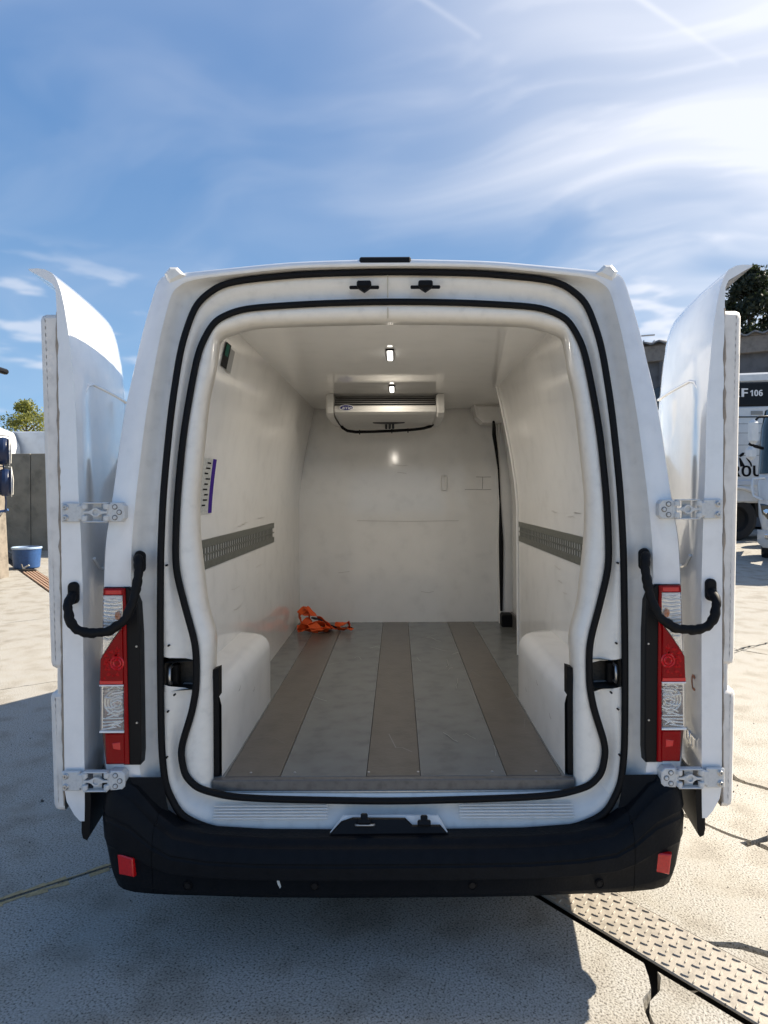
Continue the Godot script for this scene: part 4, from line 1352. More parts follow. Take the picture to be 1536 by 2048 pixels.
func ceiling_lamp(z: float) -> void:
	var o := part("ceiling_lamp", van)
	o.position = Vector3(-0.012, 2.24, z)
	box("bezel", "black_plastic", o, Vector3(0, -0.004, 0), Vector3(0.040, 0.008, 0.24), 0.003)
	var m := StandardMaterial3D.new()
	m.albedo_color = Color(0.9, 0.9, 0.9)
	m.emission_enabled = true
	m.emission = Color(1.0, 0.98, 0.94)
	m.emission_energy_multiplier = 2.0
	MAT["lamp_glow"] = m
	box("lit_diffuser", "lamp_glow", o, Vector3(0, -0.012, 0.015), Vector3(0.026, 0.012, 0.19), 0.004)
	var l := AreaLight3D.new()
	l.name = "lamp_light"
	l.area_size = Vector2(0.026, 0.19)
	l.light_color = Color(1.0, 0.96, 0.90)
	l.light_energy = 0.18
	l.shadow_enabled = true
	o.add_child(l)
	l.position = Vector3(0, -0.021, 0.015)
	l.rotation.x = -PI / 2

# scuffs, scrapes and cracks in the linings
func marks() -> void:
	var r := RandomNumberGenerator.new()
	r.seed = 77
	var line := func(pts: Array, w: float, n: Vector3, m: String):
		var st := start()
		for i in pts.size() - 1:
			var t: Vector3 = (pts[i + 1] - pts[i]).normalized()
			var side := t.cross(n).normalized() * w * 0.5
			quad(st, pts[i] - side + n * 0.002, pts[i + 1] - side + n * 0.002, pts[i + 1] + side + n * 0.002, pts[i] + side + n * 0.002)
		fin(st, "scuff", m, van)
	for q in [[[0.55, 1.60], [0.63, 1.602], [0.70, 1.598], [0.76, 1.601]], [[0.69, 1.605], [0.692, 1.66], [0.693, 1.70]], [[0.64, 1.70], [0.70, 1.698], [0.76, 1.699]], [[-0.02, 1.80], [0.06, 1.79], [0.10, 1.795]], [[0.02, 1.74], [0.09, 1.73]], [[-0.3, 1.36], [0.1, 1.352], [0.5, 1.356]], [[-0.45, 0.95], [-0.36, 0.96]], [[0.2, 0.80], [0.26, 0.79], [0.30, 0.80]]]:
		var pts := []
		for v in q:
			pts.append(Vector3(v[0], v[1], -3.03 - 0.035 * smoothstep(1.4, 2.2, v[1]) - 0.015 * pow(v[0] / 0.8, 2.0) + 0.001))
		line.call(pts, 0.0025, Vector3.BACK, "scuff_dark" if absf(q[0][0]) > 0.5 else "scuff_pale")
	for k in 16:
		var s := -1.0 if k % 2 == 0 else 1.0
		var x := 0.756 if s < 0 else 0.776
		var y := r.randf_range(0.95, 1.25) if k % 3 else r.randf_range(1.42, 1.5)
		var z := r.randf_range(-1.8, -0.4)
		var pts := []
		for i in 4:
			pts.append(Vector3(s * x, y + r.randf_range(-0.006, 0.006), z - i * r.randf_range(0.02, 0.06)))
		line.call(pts, r.randf_range(0.0015, 0.004), Vector3(-s, 0, 0), "scuff_pale")
	for k in 26:
		var pts := []
		var x := r.randf_range(-0.55, 0.55)
		var z := r.randf_range(-2.6, -0.2)
		var dx := r.randf_range(-0.05, 0.05)
		for i in 4:
			pts.append(Vector3(x + dx * i + r.randf_range(-0.004, 0.004), 0.5612, z - i * r.randf_range(0.01, 0.07)))
		line.call(pts, r.randf_range(0.001, 0.0035), Vector3.UP, "scuff_floor")
	for q in [[-0.6115, 0.72, -0.62], [-0.6115, 0.80, -0.35], [0.6115, 0.76, -0.55], [0.6115, 0.66, -0.8], [0.6115, 0.70, -0.3]]:
		line.call([Vector3(q[0], q[1], q[2]), Vector3(q[0], q[1] + 0.004, q[2] - 0.02), Vector3(q[0], q[1] + 0.014, q[2] - 0.03)], 0.003, Vector3(-signf(q[0]), 0, 0), "scuff_dark")
	# joint in the lining over the opening
	var st := start()
	tube(st, [Vector3(-0.012, 2.372, -0.146), Vector3(-0.012, 2.33, -0.158), Vector3(-0.012, 2.295, -0.162)], 0.0022, 6)
	fin(st, "panel_joint", "sealant_pale", van)
	st = start()
	tube(st, [Vector3(-0.012, 2.255, -0.148), Vector3(-0.012, 2.235, -0.157), Vector3(-0.012, 2.221, -0.17)], 0.002, 6)
	fin(st, "panel_joint", "sealant_pale", van)

func stickers() -> void:
	# label with a violet stripe on the left wall
	var lb := part("wall_label", van)
	var on_wall := func(y: float, z: float, out: float) -> Vector3:
		return Vector3(-0.756 + wall_x(y) + out, y, z)
	for q in [["sheet", "paper", -0.28, -0.43, 0.006], ["stripe", "print_violet", -0.43, -0.485, 0.0062]]:
		var st := start()
		var rows := []
		for k in 7:
			var y := lerpf(1.50, 1.72, k / 6.0)
			rows.append([on_wall.call(y, q[2], q[4]), on_wall.call(y, q[3], q[4])])
		sheet(st, rows, 1)
		fin(st, q[0], q[1], lb)
	for k in 9:
		var y := 1.53 + k * 0.021
		var st := start()
		var z0 := -0.33 - 0.012 * (k % 3)
		quad(st, on_wall.call(y, z0, 0.008), on_wall.call(y, z0 - 0.05 - 0.01 * (k % 2), 0.008), on_wall.call(y + 0.006, z0 - 0.05 - 0.01 * (k % 2), 0.008), on_wall.call(y + 0.006, z0, 0.008))
		fin(st, "text_line", "print_black", lb)
	var sk := part("corner_sticker", van)
	for q in [["picture", "print_black", -0.31, -0.39, 2.075, 2.17, 0.006], ["picture_patch", "print_green", -0.32, -0.37, 2.12, 2.165, 0.0075], ["blank_half", "paper_grey", -0.39, -0.46, 2.07, 2.16, 0.006]]:
		var st := start()
		var rows := []
		for k in 4:
			var y := lerpf(q[4], q[5], k / 3.0)
			rows.append([on_wall.call(y, q[2], q[6]), on_wall.call(y, q[3], q[6])])
		sheet(st, rows, 1)
		fin(st, q[0], q[1], sk)

func ribbon(st: SurfaceTool, keys: Array, width: float, twist: float) -> void:
	var c := Curve3D.new()
	for i in keys.size():
		var t: Vector3 = (keys[mini(i + 1, keys.size() - 1)] - keys[maxi(i - 1, 0)]) / 6.0
		c.add_point(keys[i], -t, t)
	var n := 40
	var a := []
	var b := []
	var a2 := []
	var b2 := []
	for k in n + 1:
		var L := c.get_baked_length()
		var p := c.sample_baked(L * k / n)
		var q := c.sample_baked(minf(L, L * (k + 0.5) / n))
		var t := (q - c.sample_baked(maxf(0, L * (k - 0.5) / n))).normalized()
		var w := t.cross(Vector3.UP.rotated(Vector3.BACK, 0.5 * sin(k * 0.23 + twist)))
		w = w.normalized() if w.length() > 0.1 else Vector3.RIGHT
		w = w.rotated(t, 0.9 * sin(k * 0.19 + twist))
		var nn := w.cross(t).normalized() * 0.0015
		var wd := width * (0.8 + 0.2 * sin(k * 0.5 + twist))
		a.append((p - w * wd / 2 + nn) * Vector3(1, 1, 1))
		b.append(p + w * wd / 2 + nn)
		a2.append(p - w * wd / 2 - nn)
		b2.append(p + w * wd / 2 - nn)
	for r in [a, b, a2, b2]:
		for i in r.size():
			r[i].y = maxf(r[i].y, 0.002)
	sheet(st, [a, b], 1)
	sheet(st, [a2, b2], 2)
	sheet(st, [a, a2], 3)
	sheet(st, [b, b2], 4)

func strap() -> void:
	var o := thing("strap_heap", "crumpled orange lashing straps heaped on the hold floor by the bulkhead", "strap", Vector3(-0.60, 0.5615, -2.72))
	var st := start()
	ribbon(st, [Vector3(-0.10, 0.03, 0.0), Vector3(-0.11, 0.13, 0.02), Vector3(-0.06, 0.17, 0.0), Vector3(-0.03, 0.10, 0.03), Vector3(-0.07, 0.02, 0.06), Vector3(0.04, 0.025, 0.08)], 0.085, 0.3)
	ribbon(st, [Vector3(-0.07, 0.15, 0.01), Vector3(0.0, 0.12, 0.02), Vector3(0.08, 0.06, 0.03), Vector3(0.14, 0.02, 0.02), Vector3(0.06, 0.012, -0.02)], 0.08, 1.2)
	ribbon(st, [Vector3(-0.12, 0.015, 0.05), Vector3(-0.02, 0.05, 0.06), Vector3(0.08, 0.06, 0.05), Vector3(0.12, 0.02, 0.07), Vector3(0.02, 0.015, 0.10), Vector3(-0.08, 0.02, 0.09)], 0.085, 2.1)
	ribbon(st, [Vector3(-0.11, 0.02, 0.08), Vector3(-0.04, 0.06, 0.09), Vector3(0.05, 0.035, 0.10), Vector3(0.11, 0.012, 0.09)], 0.08, 3.4)
	fin(st, "webbing", "orange_cloth", o)
	st = start()
	ribbon(st, [Vector3(0.15, 0.03, 0.0), Vector3(0.20, 0.05, 0.02), Vector3(0.25, 0.06, 0.0), Vector3(0.27, 0.02, 0.02), Vector3(0.21, 0.012, 0.04), Vector3(0.17, 0.02, 0.03)], 0.06, 0.9)
	fin(st, "webbing", "orange_cloth", o)
	st = start()
	ribbon(st, [Vector3(-0.02, 0.10, 0.035), Vector3(0.05, 0.085, 0.04), Vector3(0.13, 0.04, 0.03), Vector3(0.17, 0.02, 0.02), Vector3(0.24, 0.02, 0.03)], 0.02, 0.2)
	fin(st, "ratchet_strap", "black_cloth", o)

# ---------------------------------------------------------------- background, left
func left_background() -> void:
	var gy := 0.32
	# yard wall of concrete panels
	var w := thing("yard_wall", "weathered grey concrete panel wall behind the blue tub", "wall", Vector3(0, gy, -13.1))
	var x := -20.0
	while x < 4.0:
		var x1 := x + 1.96
		box("wall_panel", "concrete_wall", w, Vector3((x + x1) / 2, 1.09, 0), Vector3(1.945, 2.18, 0.16), 0.008)
		x = x1
	# pillar at the left edge of the picture
	var zp := -9.2
	var p := thing("concrete_pillar", "brown-grey concrete pillar at the left edge carrying the hose reels", "pillar", Vector3(-7.1, ground_y(zp), zp))
	var st := start()
	sheet(st, [[Vector3(-0.7, 0, 0.15), Vector3(0.42, 0, 0.15), Vector3(0.46, 0, 0.11), Vector3(0.46, 0, -0.15), Vector3(-0.7, 0, -0.15)], [Vector3(-0.7, 2.32, 0.15), Vector3(0.31, 2.32, 0.15), Vector3(0.35, 2.32, 0.11), Vector3(0.35, 2.32, -0.15), Vector3(-0.7, 2.32, -0.15)]], -1, true)
	quad(st, Vector3(-0.7, 2.32, 0.15), Vector3(0.31, 2.32, 0.15), Vector3(0.35, 2.32, 0.11), Vector3(0.35, 2.32, -0.15))
	tri(st, Vector3(-0.7, 2.32, 0.15), Vector3(0.35, 2.32, -0.15), Vector3(-0.7, 2.32, -0.15))
	fin(st, "shaft", "concrete_post", p)
	# two hose reels hung one above the other
	for k in 2:
		var y: float = [2.12, 1.60][k] + 0.18
		var r := thing("hose_reel", ["dark blue hose reel with white frame, the upper one on the pillar", "dark blue hose reel with white frame, the lower one on the pillar"][k], "hose reel", Vector3(-6.53 + 0.03 * k, y, zp + 0.20), 0.52, "hose reels on the pillar")
		st = start()
		lathe(st, [[0.05, -0.085], [0.20, -0.085], [0.225, -0.04], [0.232, 0.0], [0.225, 0.04], [0.20, 0.085], [0.05, 0.085]], Vector3.ZERO, Basis(Vector3.BACK, PI / 2), 28)
		fin(st, "hose_coil", "reel_blue", r)
		for s in [-1, 1]:
			st = start()
			lathe(st, [[0.205, -0.006], [0.24, -0.006], [0.24, 0.006], [0.205, 0.006]], Vector3(s * 0.095, 0, 0), Basis(Vector3.BACK, PI / 2), 28)
			fin(st, "flange", "print_white" if s > 0 else "twine", r)
			st = start()
			tube(st, [Vector3(s * 0.11, -0.2, 0.06), Vector3(s * 0.115, 0.05, 0.10), Vector3(s * 0.09, 0.25, 0.05), Vector3(-0.1, 0.27, -0.05)], 0.011, 8)
			fin(st, "frame", "rope", r)
		st = start()
		tube(st, [Vector3(-0.30, 0.0, -0.02), Vector3(0.12, 0.0, 0.0)], 0.02, 8)
		fin(st, "axle", "steel", r)
		st = start()
		tube(st, [Vector3(0.0, -0.2, 0.1), Vector3(0.01, -0.32, 0.09), Vector3(0.0, -0.5 if k == 1 else -0.3, 0.08)], 0.012, 8)
		fin(st, "hose_tail", "reel_blue", r)
	var t := thing("water_tap", "small white tap with blue lever below the hose reels", "tap", Vector3(-6.62, ground_y(zp) + 1.10, zp + 0.16))
	st = start()
	tube(st, [Vector3(-0.12, 0.10, 0), Vector3(-0.06, 0.0, 0.02), Vector3(0.02, -0.03, 0.03), Vector3(0.07, 0.02, 0.03)], 0.018, 8)
	fin(st, "pipe", "rope", t)
	st = start()
	tube(st, [Vector3(0.03, 0.03, 0.03), Vector3(0.10, 0.04, 0.03), Vector3(0.16, 0.06, 0.03)], 0.022, 8)
	fin(st, "lever", "tub_blue", t)
	st = start()
	tube(st, [Vector3(0.06, 0.0, 0.03), Vector3(0.0, -0.1, 0.03), Vector3(-0.1, -0.22, 0.0)], 0.007, 6)
	fin(st, "chain", "twine", t)
	# blue tub and its rope
	var zt := -10.35
	var b := thing("plastic_tub", "round blue plastic tub standing before the concrete wall", "tub", Vector3(-6.88, ground_y(zt), zt))
	st = start()
	lathe(st, [[0.0, 0.012], [0.20, 0.012], [0.205, 0.0], [0.22, 0.02], [0.248, 0.37], [0.242, 0.38], [0.235, 0.37], [0.215, 0.03], [0.0, 0.03]], Vector3.ZERO, Basis.IDENTITY, 36)
	fin(st, "shell", "tub_blue", b)
	st = start()
	lathe(st, [[0.235, 0.372], [0.247, 0.355], [0.258, 0.362], [0.258, 0.388], [0.24, 0.395], [0.235, 0.372]], Vector3.ZERO, Basis.IDENTITY, 36)
	fin(st, "rim", "tub_rim", b)
	var rp := thing("rope_end", "short frayed rope end lying in front of the blue tub", "rope", Vector3(-6.72, ground_y(zt + 0.3) + 0.002, zt + 0.32))
	st = start()
	tube(st, [Vector3(-0.12, 0.10, -0.07), Vector3(-0.06, 0.02, -0.01), Vector3(0.02, 0.014, 0.03), Vector3(0.14, 0.014, 0.03), Vector3(0.22, 0.014, 0.06)], 0.013, 8)
	fin(st, "strand", "twine", rp)
	st = start()
	tube(st, [Vector3(-0.05, 0.02, 0.0), Vector3(-0.02, 0.06, -0.02), Vector3(0.04, 0.09, -0.03)], 0.016, 8)
	fin(st, "frayed_loop", "rope", rp)
	# lorry behind the wall
	var zl := -17.6
	var l := thing("white_lorry", "white lorry with a domed cab roof parked behind the concrete wall", "truck", Vector3(-13.2, gy, zl))
	st = start()
	var secs := []
	for q in [[0.0, 1.22, 2.35, 0.45], [-0.25, 1.22, 2.9, 0.45], [-0.7, 1.2, 3.42, 0.45], [-1.4, 1.15, 3.48, 0.45], [-2.0, 1.15, 3.44, 0.45]]:
		var row := []
		for v in [[-1.0, 0.0], [-1.0, 0.55], [-0.95, 0.78], [-0.78, 0.93], [-0.4, 0.995], [0.4, 0.995], [0.78, 0.93], [0.95, 0.78], [1.0, 0.55], [1.0, 0.0]]:
			row.append(Vector3(v[0] * q[1], lerpf(q[3], q[2], v[1]), q[0]))
		secs.append(row)
	sheet(st, secs, 1)
	var ce := Vector3(0, 1.2, 0.0)
	for k in 9:
		tri(st, ce, secs[0][k], secs[0][k + 1])
	fin(st, "cab", "truck_white", l)
	box("windscreen", "glass_dark", l, Vector3(0, 1.95, 0.03), Vector3(2.3, 0.8, 0.06), 0.03)
	box("roof_panel", "truck_dark", l, Vector3(0.2, 2.95, -0.20), Vector3(1.1, 0.34, 0.10), 0.04, Basis(Vector3.RIGHT, -0.5))
	box("roof_panel_mark", "print_white", l, Vector3(0.56, 2.97, -0.12), Vector3(0.14, 0.10, 0.02), 0.01, Basis(Vector3.RIGHT, -0.5))
	st = start()
	lathe(st, [[0.0, 0.05], [0.06, 0.045], [0.075, 0.02], [0.07, -0.05]], Vector3(0.96, 2.9, -0.18), Basis(Vector3.RIGHT, PI / 2), 16)
	fin(st, "spotlight", "lamp_silver", l)
	box("mirror", "black_plastic", l, Vector3(1.52, 2.27, 0.1), Vector3(0.18, 0.30, 0.08), 0.04)
	st = start()
	tube(st, [Vector3(1.2, 2.48, 0.0), Vector3(1.42, 2.5, 0.08), Vector3(1.5, 2.4, 0.1)], 0.02, 8)
	fin(st, "mirror_arm", "black_plastic", l)
	box("cargo_box", "trailer_white", l, Vector3(1.5, 2.02, -5.2), Vector3(2.5, 2.55, 6.2), 0.03)
	box("box_edge_post", "paint", l, Vector3(2.745, 2.02, -2.12), Vector3(0.06, 2.55, 0.06), 0.01)
	box("chassis", "underbody", l, Vector3(0.3, 0.7, -4.2), Vector3(1.2, 0.25, 8.0), 0.02)
	for q in [[-0.95, -0.9], [0.95, -0.9], [-0.7, -6.4], [1.5, -6.4]]:
		wheel(l, Vector3(q[0], 0.48, q[1]), 0.48, 0.28)
	# eave of the shed just outside the picture
	var e := thing("shed", "shed at the left edge, only its eave and gutter end showing", "shed", Vector3(-9.85, ground_y(-9.0) - 0.12, -8.6))
	box("wall", "concrete_wall", e, Vector3(-0.6, 1.7, 0), Vector3(2.0, 3.4, 3.0), 0.02)
	box("roof", "paper", e, Vector3(0.65, 3.32, 0), Vector3(4.1, 0.06, 3.3), 0.01, Basis(Vector3.BACK, 0.25))
	box("gutter", "black_plastic", e, Vector3(2.66, 3.80, 0), Vector3(0.11, 0.10, 3.34), 0.03)
	st = start()
	tube(st, [Vector3(2.2, 3.85, 1.5), Vector3(2.55, 4.05, 1.5)], 0.02, 6)
	fin(st, "bracket_rod", "twine", e)
	tree("olive_tree", "sunlit olive-green tree top rising above the white lorry's box", Vector3(-17.0, gy, -29.0), 5.4, 1.9, 2.6, 5200, "leaf_olive", 0.085, 21)

# ---------------------------------------------------------------- trees
func tree(called: String, label: String, at: Vector3, height: float, radius: float, crown_h: float, leaves: int, m: String, leaf: float, sd: int) -> void:
	var o := thing(called, label, "tree", at)
	var r := RandomNumberGenerator.new()
	r.seed = sd
	var st := start()
	tube(st, [Vector3.ZERO, Vector3(0.05, height * 0.35, 0), Vector3(0, height * 0.7, 0.05), Vector3(0, height * 0.97, 0)], 0.2, 8, false, [height * 0.022, height * 0.018, height * 0.010, 0.01])
	var cl := []
	for k in 90:
		var t := pow(r.randf(), 0.8)
		var a := r.randf() * TAU
		var rr := radius * (1.0 - pow(t, 1.5) * 0.9) * sqrt(r.randf_range(0.15, 1.0))
		var c := Vector3(cos(a) * rr, height - crown_h + crown_h * t, sin(a) * rr)
		cl.append([c, radius * r.randf_range(0.18, 0.40) * (1.0 - 0.40 * t)])
		if k % 3 == 0:
			tube(st, [Vector3(0, c.y - rr * 0.7, 0), Vector3(c.x * 0.5, c.y - rr * 0.3, c.z * 0.5), c], 0.03, 5, false, [height * 0.007, height * 0.005, 0.012])
	cl.append([Vector3(0, height - 0.25, 0), radius * 0.12])
	fin(st, "trunk", "bark", o)
	st = start()
	for k in leaves:
		var q = cl[r.randi() % cl.size()]
		var d := Vector3(r.randfn(), r.randfn(), r.randfn()).normalized() * pow(r.randf(), 0.45)
		var c: Vector3 = q[0] + d * q[1] * Vector3(1, 0.8, 1)
		var u := Vector3(r.randfn(), r.randfn(), r.randfn()).normalized()
		var v := u.cross(Vector3(r.randfn(), r.randfn(), r.randfn())).normalized()
		var z := leaf * r.randf_range(0.5, 1.1)
		quad(st, c - u * z, c - v * z * 0.45, c + u * z, c + v * z * 0.45)
	fin(st, "crown", m, o)

# ---------------------------------------------------------------- background, right
func right_background() -> void:
	var gy := 0.32
	# tractor unit standing crosswise, its side to us
	var zs := -14.7
	var t := thing("tractor_unit", "white tractor unit with XF 106 on its black roof band, side on", "truck", Vector3(8.2, gy, zs))
	var st := start()
	prism(st, [Vector2(-1.9, 0.85), Vector2(-1.9, 1.5), Vector2(-1.82, 2.6), Vector2(-1.65, 3.3), Vector2(1.5, 3.42), Vector2(1.5, 0.95), Vector2(-0.02, 0.95), Vector2(-0.2, 1.22), Vector2(-0.55, 1.36), Vector2(-0.95, 1.36), Vector2(-1.3, 1.2), Vector2(-1.45, 0.85)], -2.45, 0.0, Transform3D.IDENTITY, 0.05)
	fin(st, "cab", "truck_white", t)
	st = start()
	prism(st, [Vector2(-1.64, 3.36), Vector2(-1.5, 3.92), Vector2(1.5, 3.98), Vector2(1.5, 3.36)], -2.35, 0.012, Transform3D.IDENTITY, 0.04)
	fin(st, "roof_band", "truck_dark", t)
	st = start()
	prism(st, [Vector2(-1.5, 3.93), Vector2(-0.9, 4.16), Vector2(1.5, 4.24), Vector2(1.5, 3.985)], -2.3, -0.03, Transform3D.IDENTITY, 0.05)
	fin(st, "roof_deflector", "truck_white", t)
	text("XF", 0.21, 0.012, "lettering", "print_white", t, Transform3D(Basis.IDENTITY, Vector3(0.36, 3.70, 0.02)), true, false, 1.35)
	text("106", 0.15, 0.012, "lettering", "print_white", t, Transform3D(Basis.IDENTITY, Vector3(0.78, 3.69, 0.02)), true, false, 0.95)
	text("GROUP", 0.27, 0.012, "lettering", "print_black", t, Transform3D(Basis.IDENTITY, Vector3(0.52, 1.74, 0.006)), true, true, 1.0)
	box("lettering_rule", "print_black", t, Vector3(0.22, 1.52, 0.006), Vector3(0.24, 0.03, 0.012))
	for s in [-1, 1]:
		st = start()
		prism(st, [Vector2(s * 0.02, 0.06), Vector2(s * 0.10, 0.13), Vector2(s * 0.16, 0.13), Vector2(s * 0.12, 0.05), Vector2(s * 0.05, 0.02)], 0.0, 0.012, Transform3D(Basis.IDENTITY, Vector3(0.33, 2.08, 0.001)))
		prism(st, [Vector2(s * 0.02, 0.0), Vector2(s * 0.05, 0.0), Vector2(s * 0.17, -0.22), Vector2(s * 0.05, -0.22)], 0.0, 0.012, Transform3D(Basis.IDENTITY, Vector3(0.33, 2.08, 0.001)))
		fin(st, "emblem", "print_black", t)
	st = start()
	prism(st, [Vector2(0.52, 2.26), Vector2(0.60, 2.22), Vector2(0.66, 2.12), Vector2(0.67, 2.04), Vector2(0.645, 2.04), Vector2(0.62, 2.12), Vector2(0.57, 2.19)], 0.0, 0.012, Transform3D(Basis.IDENTITY, Vector3(0, -0.18, 0.001)))
	fin(st, "emblem", "print_black", t)
	for s in [[2.72, 0.0], [2.95, 0.2], [2.16, 0.3], [2.42, 0.0]]:
		box("panel_joint", "truck_dark", t, Vector3(0.65 + s[1] * 0.2, s[0] - 0.02, 0.0), Vector3(1.3, 0.008, 0.004))
	box("panel_joint", "truck_dark", t, Vector3(0.6, 3.10, 0.004), Vector3(1.7, 0.028, 0.012))
	box("side_window", "glass_dark", t, Vector3(-0.45, 2.70, 0.004), Vector3(1.05, 0.72, 0.02), 0.04)
	box("marking_plate", "paper_grey", t, Vector3(0.80, 3.20, 0.004), Vector3(0.30, 0.10, 0.012), 0.004)
	st = start()
	tube(st, [Vector3(0.95, 2.52, 0.02), Vector3(0.88, 2.46, 0.06), Vector3(0.90, 2.36, 0.06), Vector3(1.0, 2.32, 0.02)], 0.03, 8)
	fin(st, "door_handle", "black_plastic", t)
	st = start()
	var arch := []
	for k in 13:
		var a := PI * k / 12.0
		arch.append(Vector3(-0.02 + 0.70 * cos(a) + 0.32, 0.62 + 0.72 * sin(a), 0.02))
	tube(st, arch, 0.05, 8)
	fin(st, "wheel_arch", "truck_white", t)
	box("lower_panel", "trailer_white", t, Vector3(-0.2, 1.46, 0.015), Vector3(3.2, 0.14, 0.05), 0.02)
	for q in [[0.28, -0.2], [0.28, -2.25], [4.1, -0.2], [4.1, -2.25]]:
		var w := part("axle_end", t)
		w.position = Vector3(q[0], 0.55, q[1])
		st = start()
		lathe(st, [[0.33, -0.15], [0.46, -0.17], [0.53, -0.15], [0.55, -0.1], [0.55, 0.1], [0.53, 0.15], [0.46, 0.17], [0.33, 0.15]], Vector3.ZERO, Basis(Vector3.RIGHT, PI / 2), 40)
		fin(st, "tyre", "tyre", w)
		st = start()
		lathe(st, [[0.0, 0.06], [0.12, 0.06], [0.15, -0.02], [0.30, 0.02], [0.34, 0.15]], Vector3.ZERO, Basis(Vector3.RIGHT, PI / 2), 28)
		fin(st, "rim", "underbody", w)
	box("chassis", "underbody", t, Vector3(2.0, 0.75, -1.22), Vector3(6.0, 0.35, 1.6), 0.03)
	box("skirt", "underbody", t, Vector3(1.4, 0.8, -0.15), Vector3(1.2, 0.4, 0.1), 0.02)
	# the second lorry, nose towards us, cut by the right edge of the picture
	var zf := -10.0
	var f := thing("parked_lorry", "white lorry facing us at the right edge, mirrors and headlight showing", "truck", Vector3(7.92, ground_y(zf), zf), -0.51)
	st = start()
	var secs := []
	for q in [[0.62, 1.16, 0.02], [0.9, 1.22, 0.12], [1.5, 1.24, 0.08], [1.62, 1.22, 0.0], [2.6, 1.17, -0.16], [2.95, 1.10, -0.30], [3.10, 0.95, -0.50]]:
		var row := []
		for v in [[-1.0, -2.3], [-1.0, -0.35], [-0.96, -0.14], [-0.85, -0.03], [-0.5, 0.05], [0.0, 0.08], [0.5, 0.05], [0.85, -0.03], [0.96, -0.14], [1.0, -0.35], [1.0, -2.3]]:
			row.append(Vector3(v[0] * q[1], q[0], v[1] + q[2]))
		secs.append(row)
	sheet(st, secs, 1)
	for k in 9:
		tri(st, Vector3(0, 3.12, -1.2), secs[-1][k], secs[-1][k + 1])
	tri(st, Vector3(0, 3.12, -1.2), secs[-1][9], secs[-1][10])
	tri(st, Vector3(0, 3.12, -1.2), secs[-1][10], secs[-1][0])
	fin(st, "cab", "truck_white", f)
	st = start()
	rows_wind(st, secs)
	fin(st, "windscreen", "glass_dark", f)
	st = start()
	sheet(st, [[Vector3(-1.16, 0.30, -0.5), Vector3(-1.15, 0.30, -0.05), Vector3(-0.9, 0.30, 0.18), Vector3(0, 0.30, 0.26), Vector3(0.9, 0.30, 0.18), Vector3(1.15, 0.30, -0.05)], [Vector3(-1.25, 0.40, -0.5), Vector3(-1.24, 0.40, -0.05), Vector3(-0.95, 0.40, 0.24), Vector3(0, 0.40, 0.32), Vector3(0.95, 0.40, 0.24), Vector3(1.24, 0.40, -0.05)], [Vector3(-1.25, 0.64, -0.5), Vector3(-1.24, 0.64, -0.03), Vector3(-0.95, 0.64, 0.22), Vector3(0, 0.64, 0.30), Vector3(0.95, 0.64, 0.22), Vector3(1.24, 0.64, -0.03)]], 1)
	fin(st, "front_bumper", "truck_white", f)
	for s in [-1, 1]:
		var h := part("headlight", f)
		st = start()
		prism(st, [Vector2(-0.24, 0.16), Vector2(-0.20, -0.04), Vector2(-0.10, -0.13), Vector2(0.22, -0.15), Vector2(0.2, 0.10), Vector2(0.0, 0.15)], -0.12, 0.03, Transform3D(Basis(Vector3.UP, s * 0.5).scaled(Vector3(-s, 1, 1)), Vector3(s * 0.98, 0.97, 0.09)), 0.03)
		fin(st, "lamp_glass", "glass_dark", h)
		for k in 3:
			st = start()
			lathe(st, [[0.0, 0.03], [0.04, 0.03], [0.055, 0.0]], Vector3(s * (1.08 - 0.09 * k), 0.99 - 0.025 * k, 0.07 + 0.035 * k), Basis(Vector3.RIGHT, PI / 2 - 0.2), 14)
			fin(st, "bowl", "chrome", h)
		box("fog_lamp", "lamp_silver", f, Vector3(s * 1.02, 0.52, 0.18), Vector3(0.24, 0.10, 0.06), 0.02, Basis(Vector3.UP, s * 0.7))
		var mr := part("mirror", f)
		box("main_glass_case", "truck_white", mr, Vector3(s * 1.29, 2.48, 0.22), Vector3(0.17, 0.46, 0.14), 0.06)
		box("wide_glass_case", "truck_white", mr, Vector3(s * 1.33, 2.08, 0.22), Vector3(0.18, 0.26, 0.14), 0.07)
		st = start()
		tube(st, [Vector3(s * 1.05, 2.78, -0.05), Vector3(s * 1.2, 2.76, 0.15), Vector3(s * 1.27, 2.68, 0.2)], 0.022, 8)
		fin(st, "arm", "black_plastic", mr)
		st = start()
		tube(st, [Vector3(s * 1.14, 2.18, -0.05), Vector3(s * 1.28, 2.22, 0.15), Vector3(s * 1.36, 2.26, 0.2)], 0.03, 8)
		fin(st, "arm", "black_plastic", mr)
		st = start()
		tube(st, [Vector3(s * 1.10, 1.62, 0.0), Vector3(s * 1.30, 1.60, 0.02), Vector3(s * 1.32, 1.45, 0.05), Vector3(s * 1.30, 1.28, 0.05), Vector3(s * 1.15, 1.2, 0.10)], 0.028, 8)
		fin(st, "corner_deflector", "truck_white", f)
	box("grille", "truck_dark", f, Vector3(0.0, 1.15, 0.20), Vector3(1.5, 0.10, 0.08), 0.02)
	for q in [[-1.05, -0.95], [1.05, -0.95], [-0.95, -3.2], [0.95, -3.2]]:
		wheel(f, Vector3(q[0], 0.46, q[1]), 0.46, 0.28)
	box("chassis", "underbody", f, Vector3(0, 0.62, -1.9), Vector3(1.3, 0.3, 3.4), 0.02)
	# store building with concrete panels and a corrugated eave
	var sb := thing("store_building", "dark concrete panel store with a wavy tiled eave behind the trucks", "building", Vector3(7.9, gy, -21.9), -0.5)
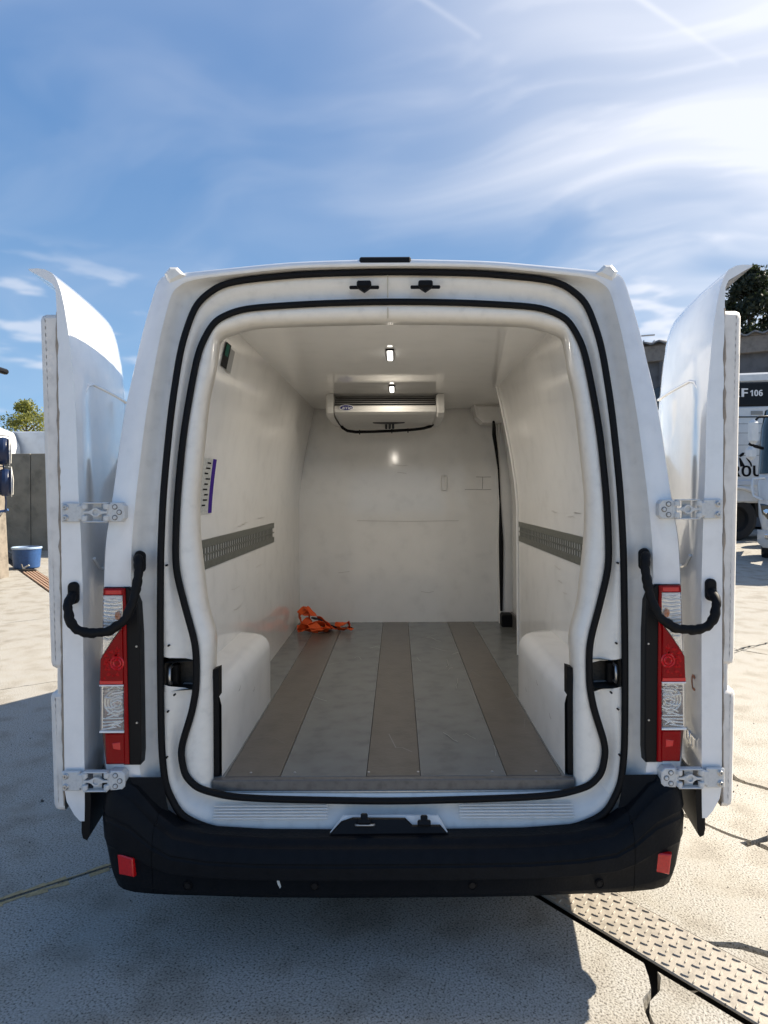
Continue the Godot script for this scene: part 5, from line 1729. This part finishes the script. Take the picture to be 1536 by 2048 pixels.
	for k in 5:
		for j in 4:
			box("wall_panel", "store_panel", sb, Vector3(-1.5 + k * 2.0, 0.78 + j * 1.42, -0.1), Vector3(1.97, 1.40, 0.2), 0.01)
		box("pier", "store_panel", sb, Vector3(-2.5 + k * 2.0, 2.9, 0.06), Vector3(0.26, 5.7, 0.16), 0.01)
	box("inner_wall", "store_panel", sb, Vector3(2.5, 2.8, -3.3), Vector3(9.6, 5.4, 6.0))
	box("fascia", "coping", sb, Vector3(2.5, 6.0, 0.05), Vector3(10.2, 0.55, 0.3), 0.02)
	st = start()
	var r0 := []
	var r1 := []
	var r2 := []
	for k in 103:
		var x := -2.6 + k * 0.1
		var wv := 0.05 * sin(k * 1.3) + 0.02 * sin(k * 0.37)
		r0.append(Vector3(x, 6.30 + wv, 0.35))
		r1.append(Vector3(x, 6.36 + wv, 0.33))
		r2.append(Vector3(x, 7.5 + wv, -6.3))
	sheet(st, [r0, r1, r2], 1)
	fin(st, "tiled_roof", "coping", sb)
	# large grey hall behind, with a lattice frame on its roof
	var h := thing("grey_hall", "large grey hall with a metal lattice on its roof, far behind the store", "building", Vector3(22.0, gy, -46.0))
	st = start()
	prism(st, [Vector2(-10, 0), Vector2(12, 0), Vector2(12, 13.4), Vector2(5, 12.8), Vector2(-4.5, 10.6), Vector2(-4.6, 11.6), Vector2(-10, 11.3)], -20.0, 0.0)
	fin(st, "shell", "roof_sheet", h)
	for k in 8:
		st = start()
		var x := -9.6 + k * 0.75
		tube(st, [Vector3(x, 11.2, -0.3), Vector3(x + 0.75, 12.0, -0.3)], 0.05, 6)
		fin(st, "lattice_bar", "steel", h)
	st = start()
	tube(st, [Vector3(-9.6, 11.95, -0.3), Vector3(-3.6, 12.4, -0.3)], 0.06, 6)
	fin(st, "lattice_rail", "steel", h)
	tree("dark_tree", "tall dark green tree rising behind the right rear door", Vector3(16.7, gy, -30.0), 11.6, 3.1, 8.5, 24000, "leaf_dark", 0.13, 4)

func rows_wind(st: SurfaceTool, secs: Array) -> void:
	var rows := []
	for i in [3, 4, 5]:
		var row := []
		for v in secs[i].slice(1, 10):
			var t: Vector3 = v * Vector3(1.0, 1, 1) + Vector3(0, 0, 0.012)
			t.x *= 1.006
			if i == 3:
				t.y += 0.08
			row.append(t)
		rows.append(row)
	sheet(st, rows, 1)
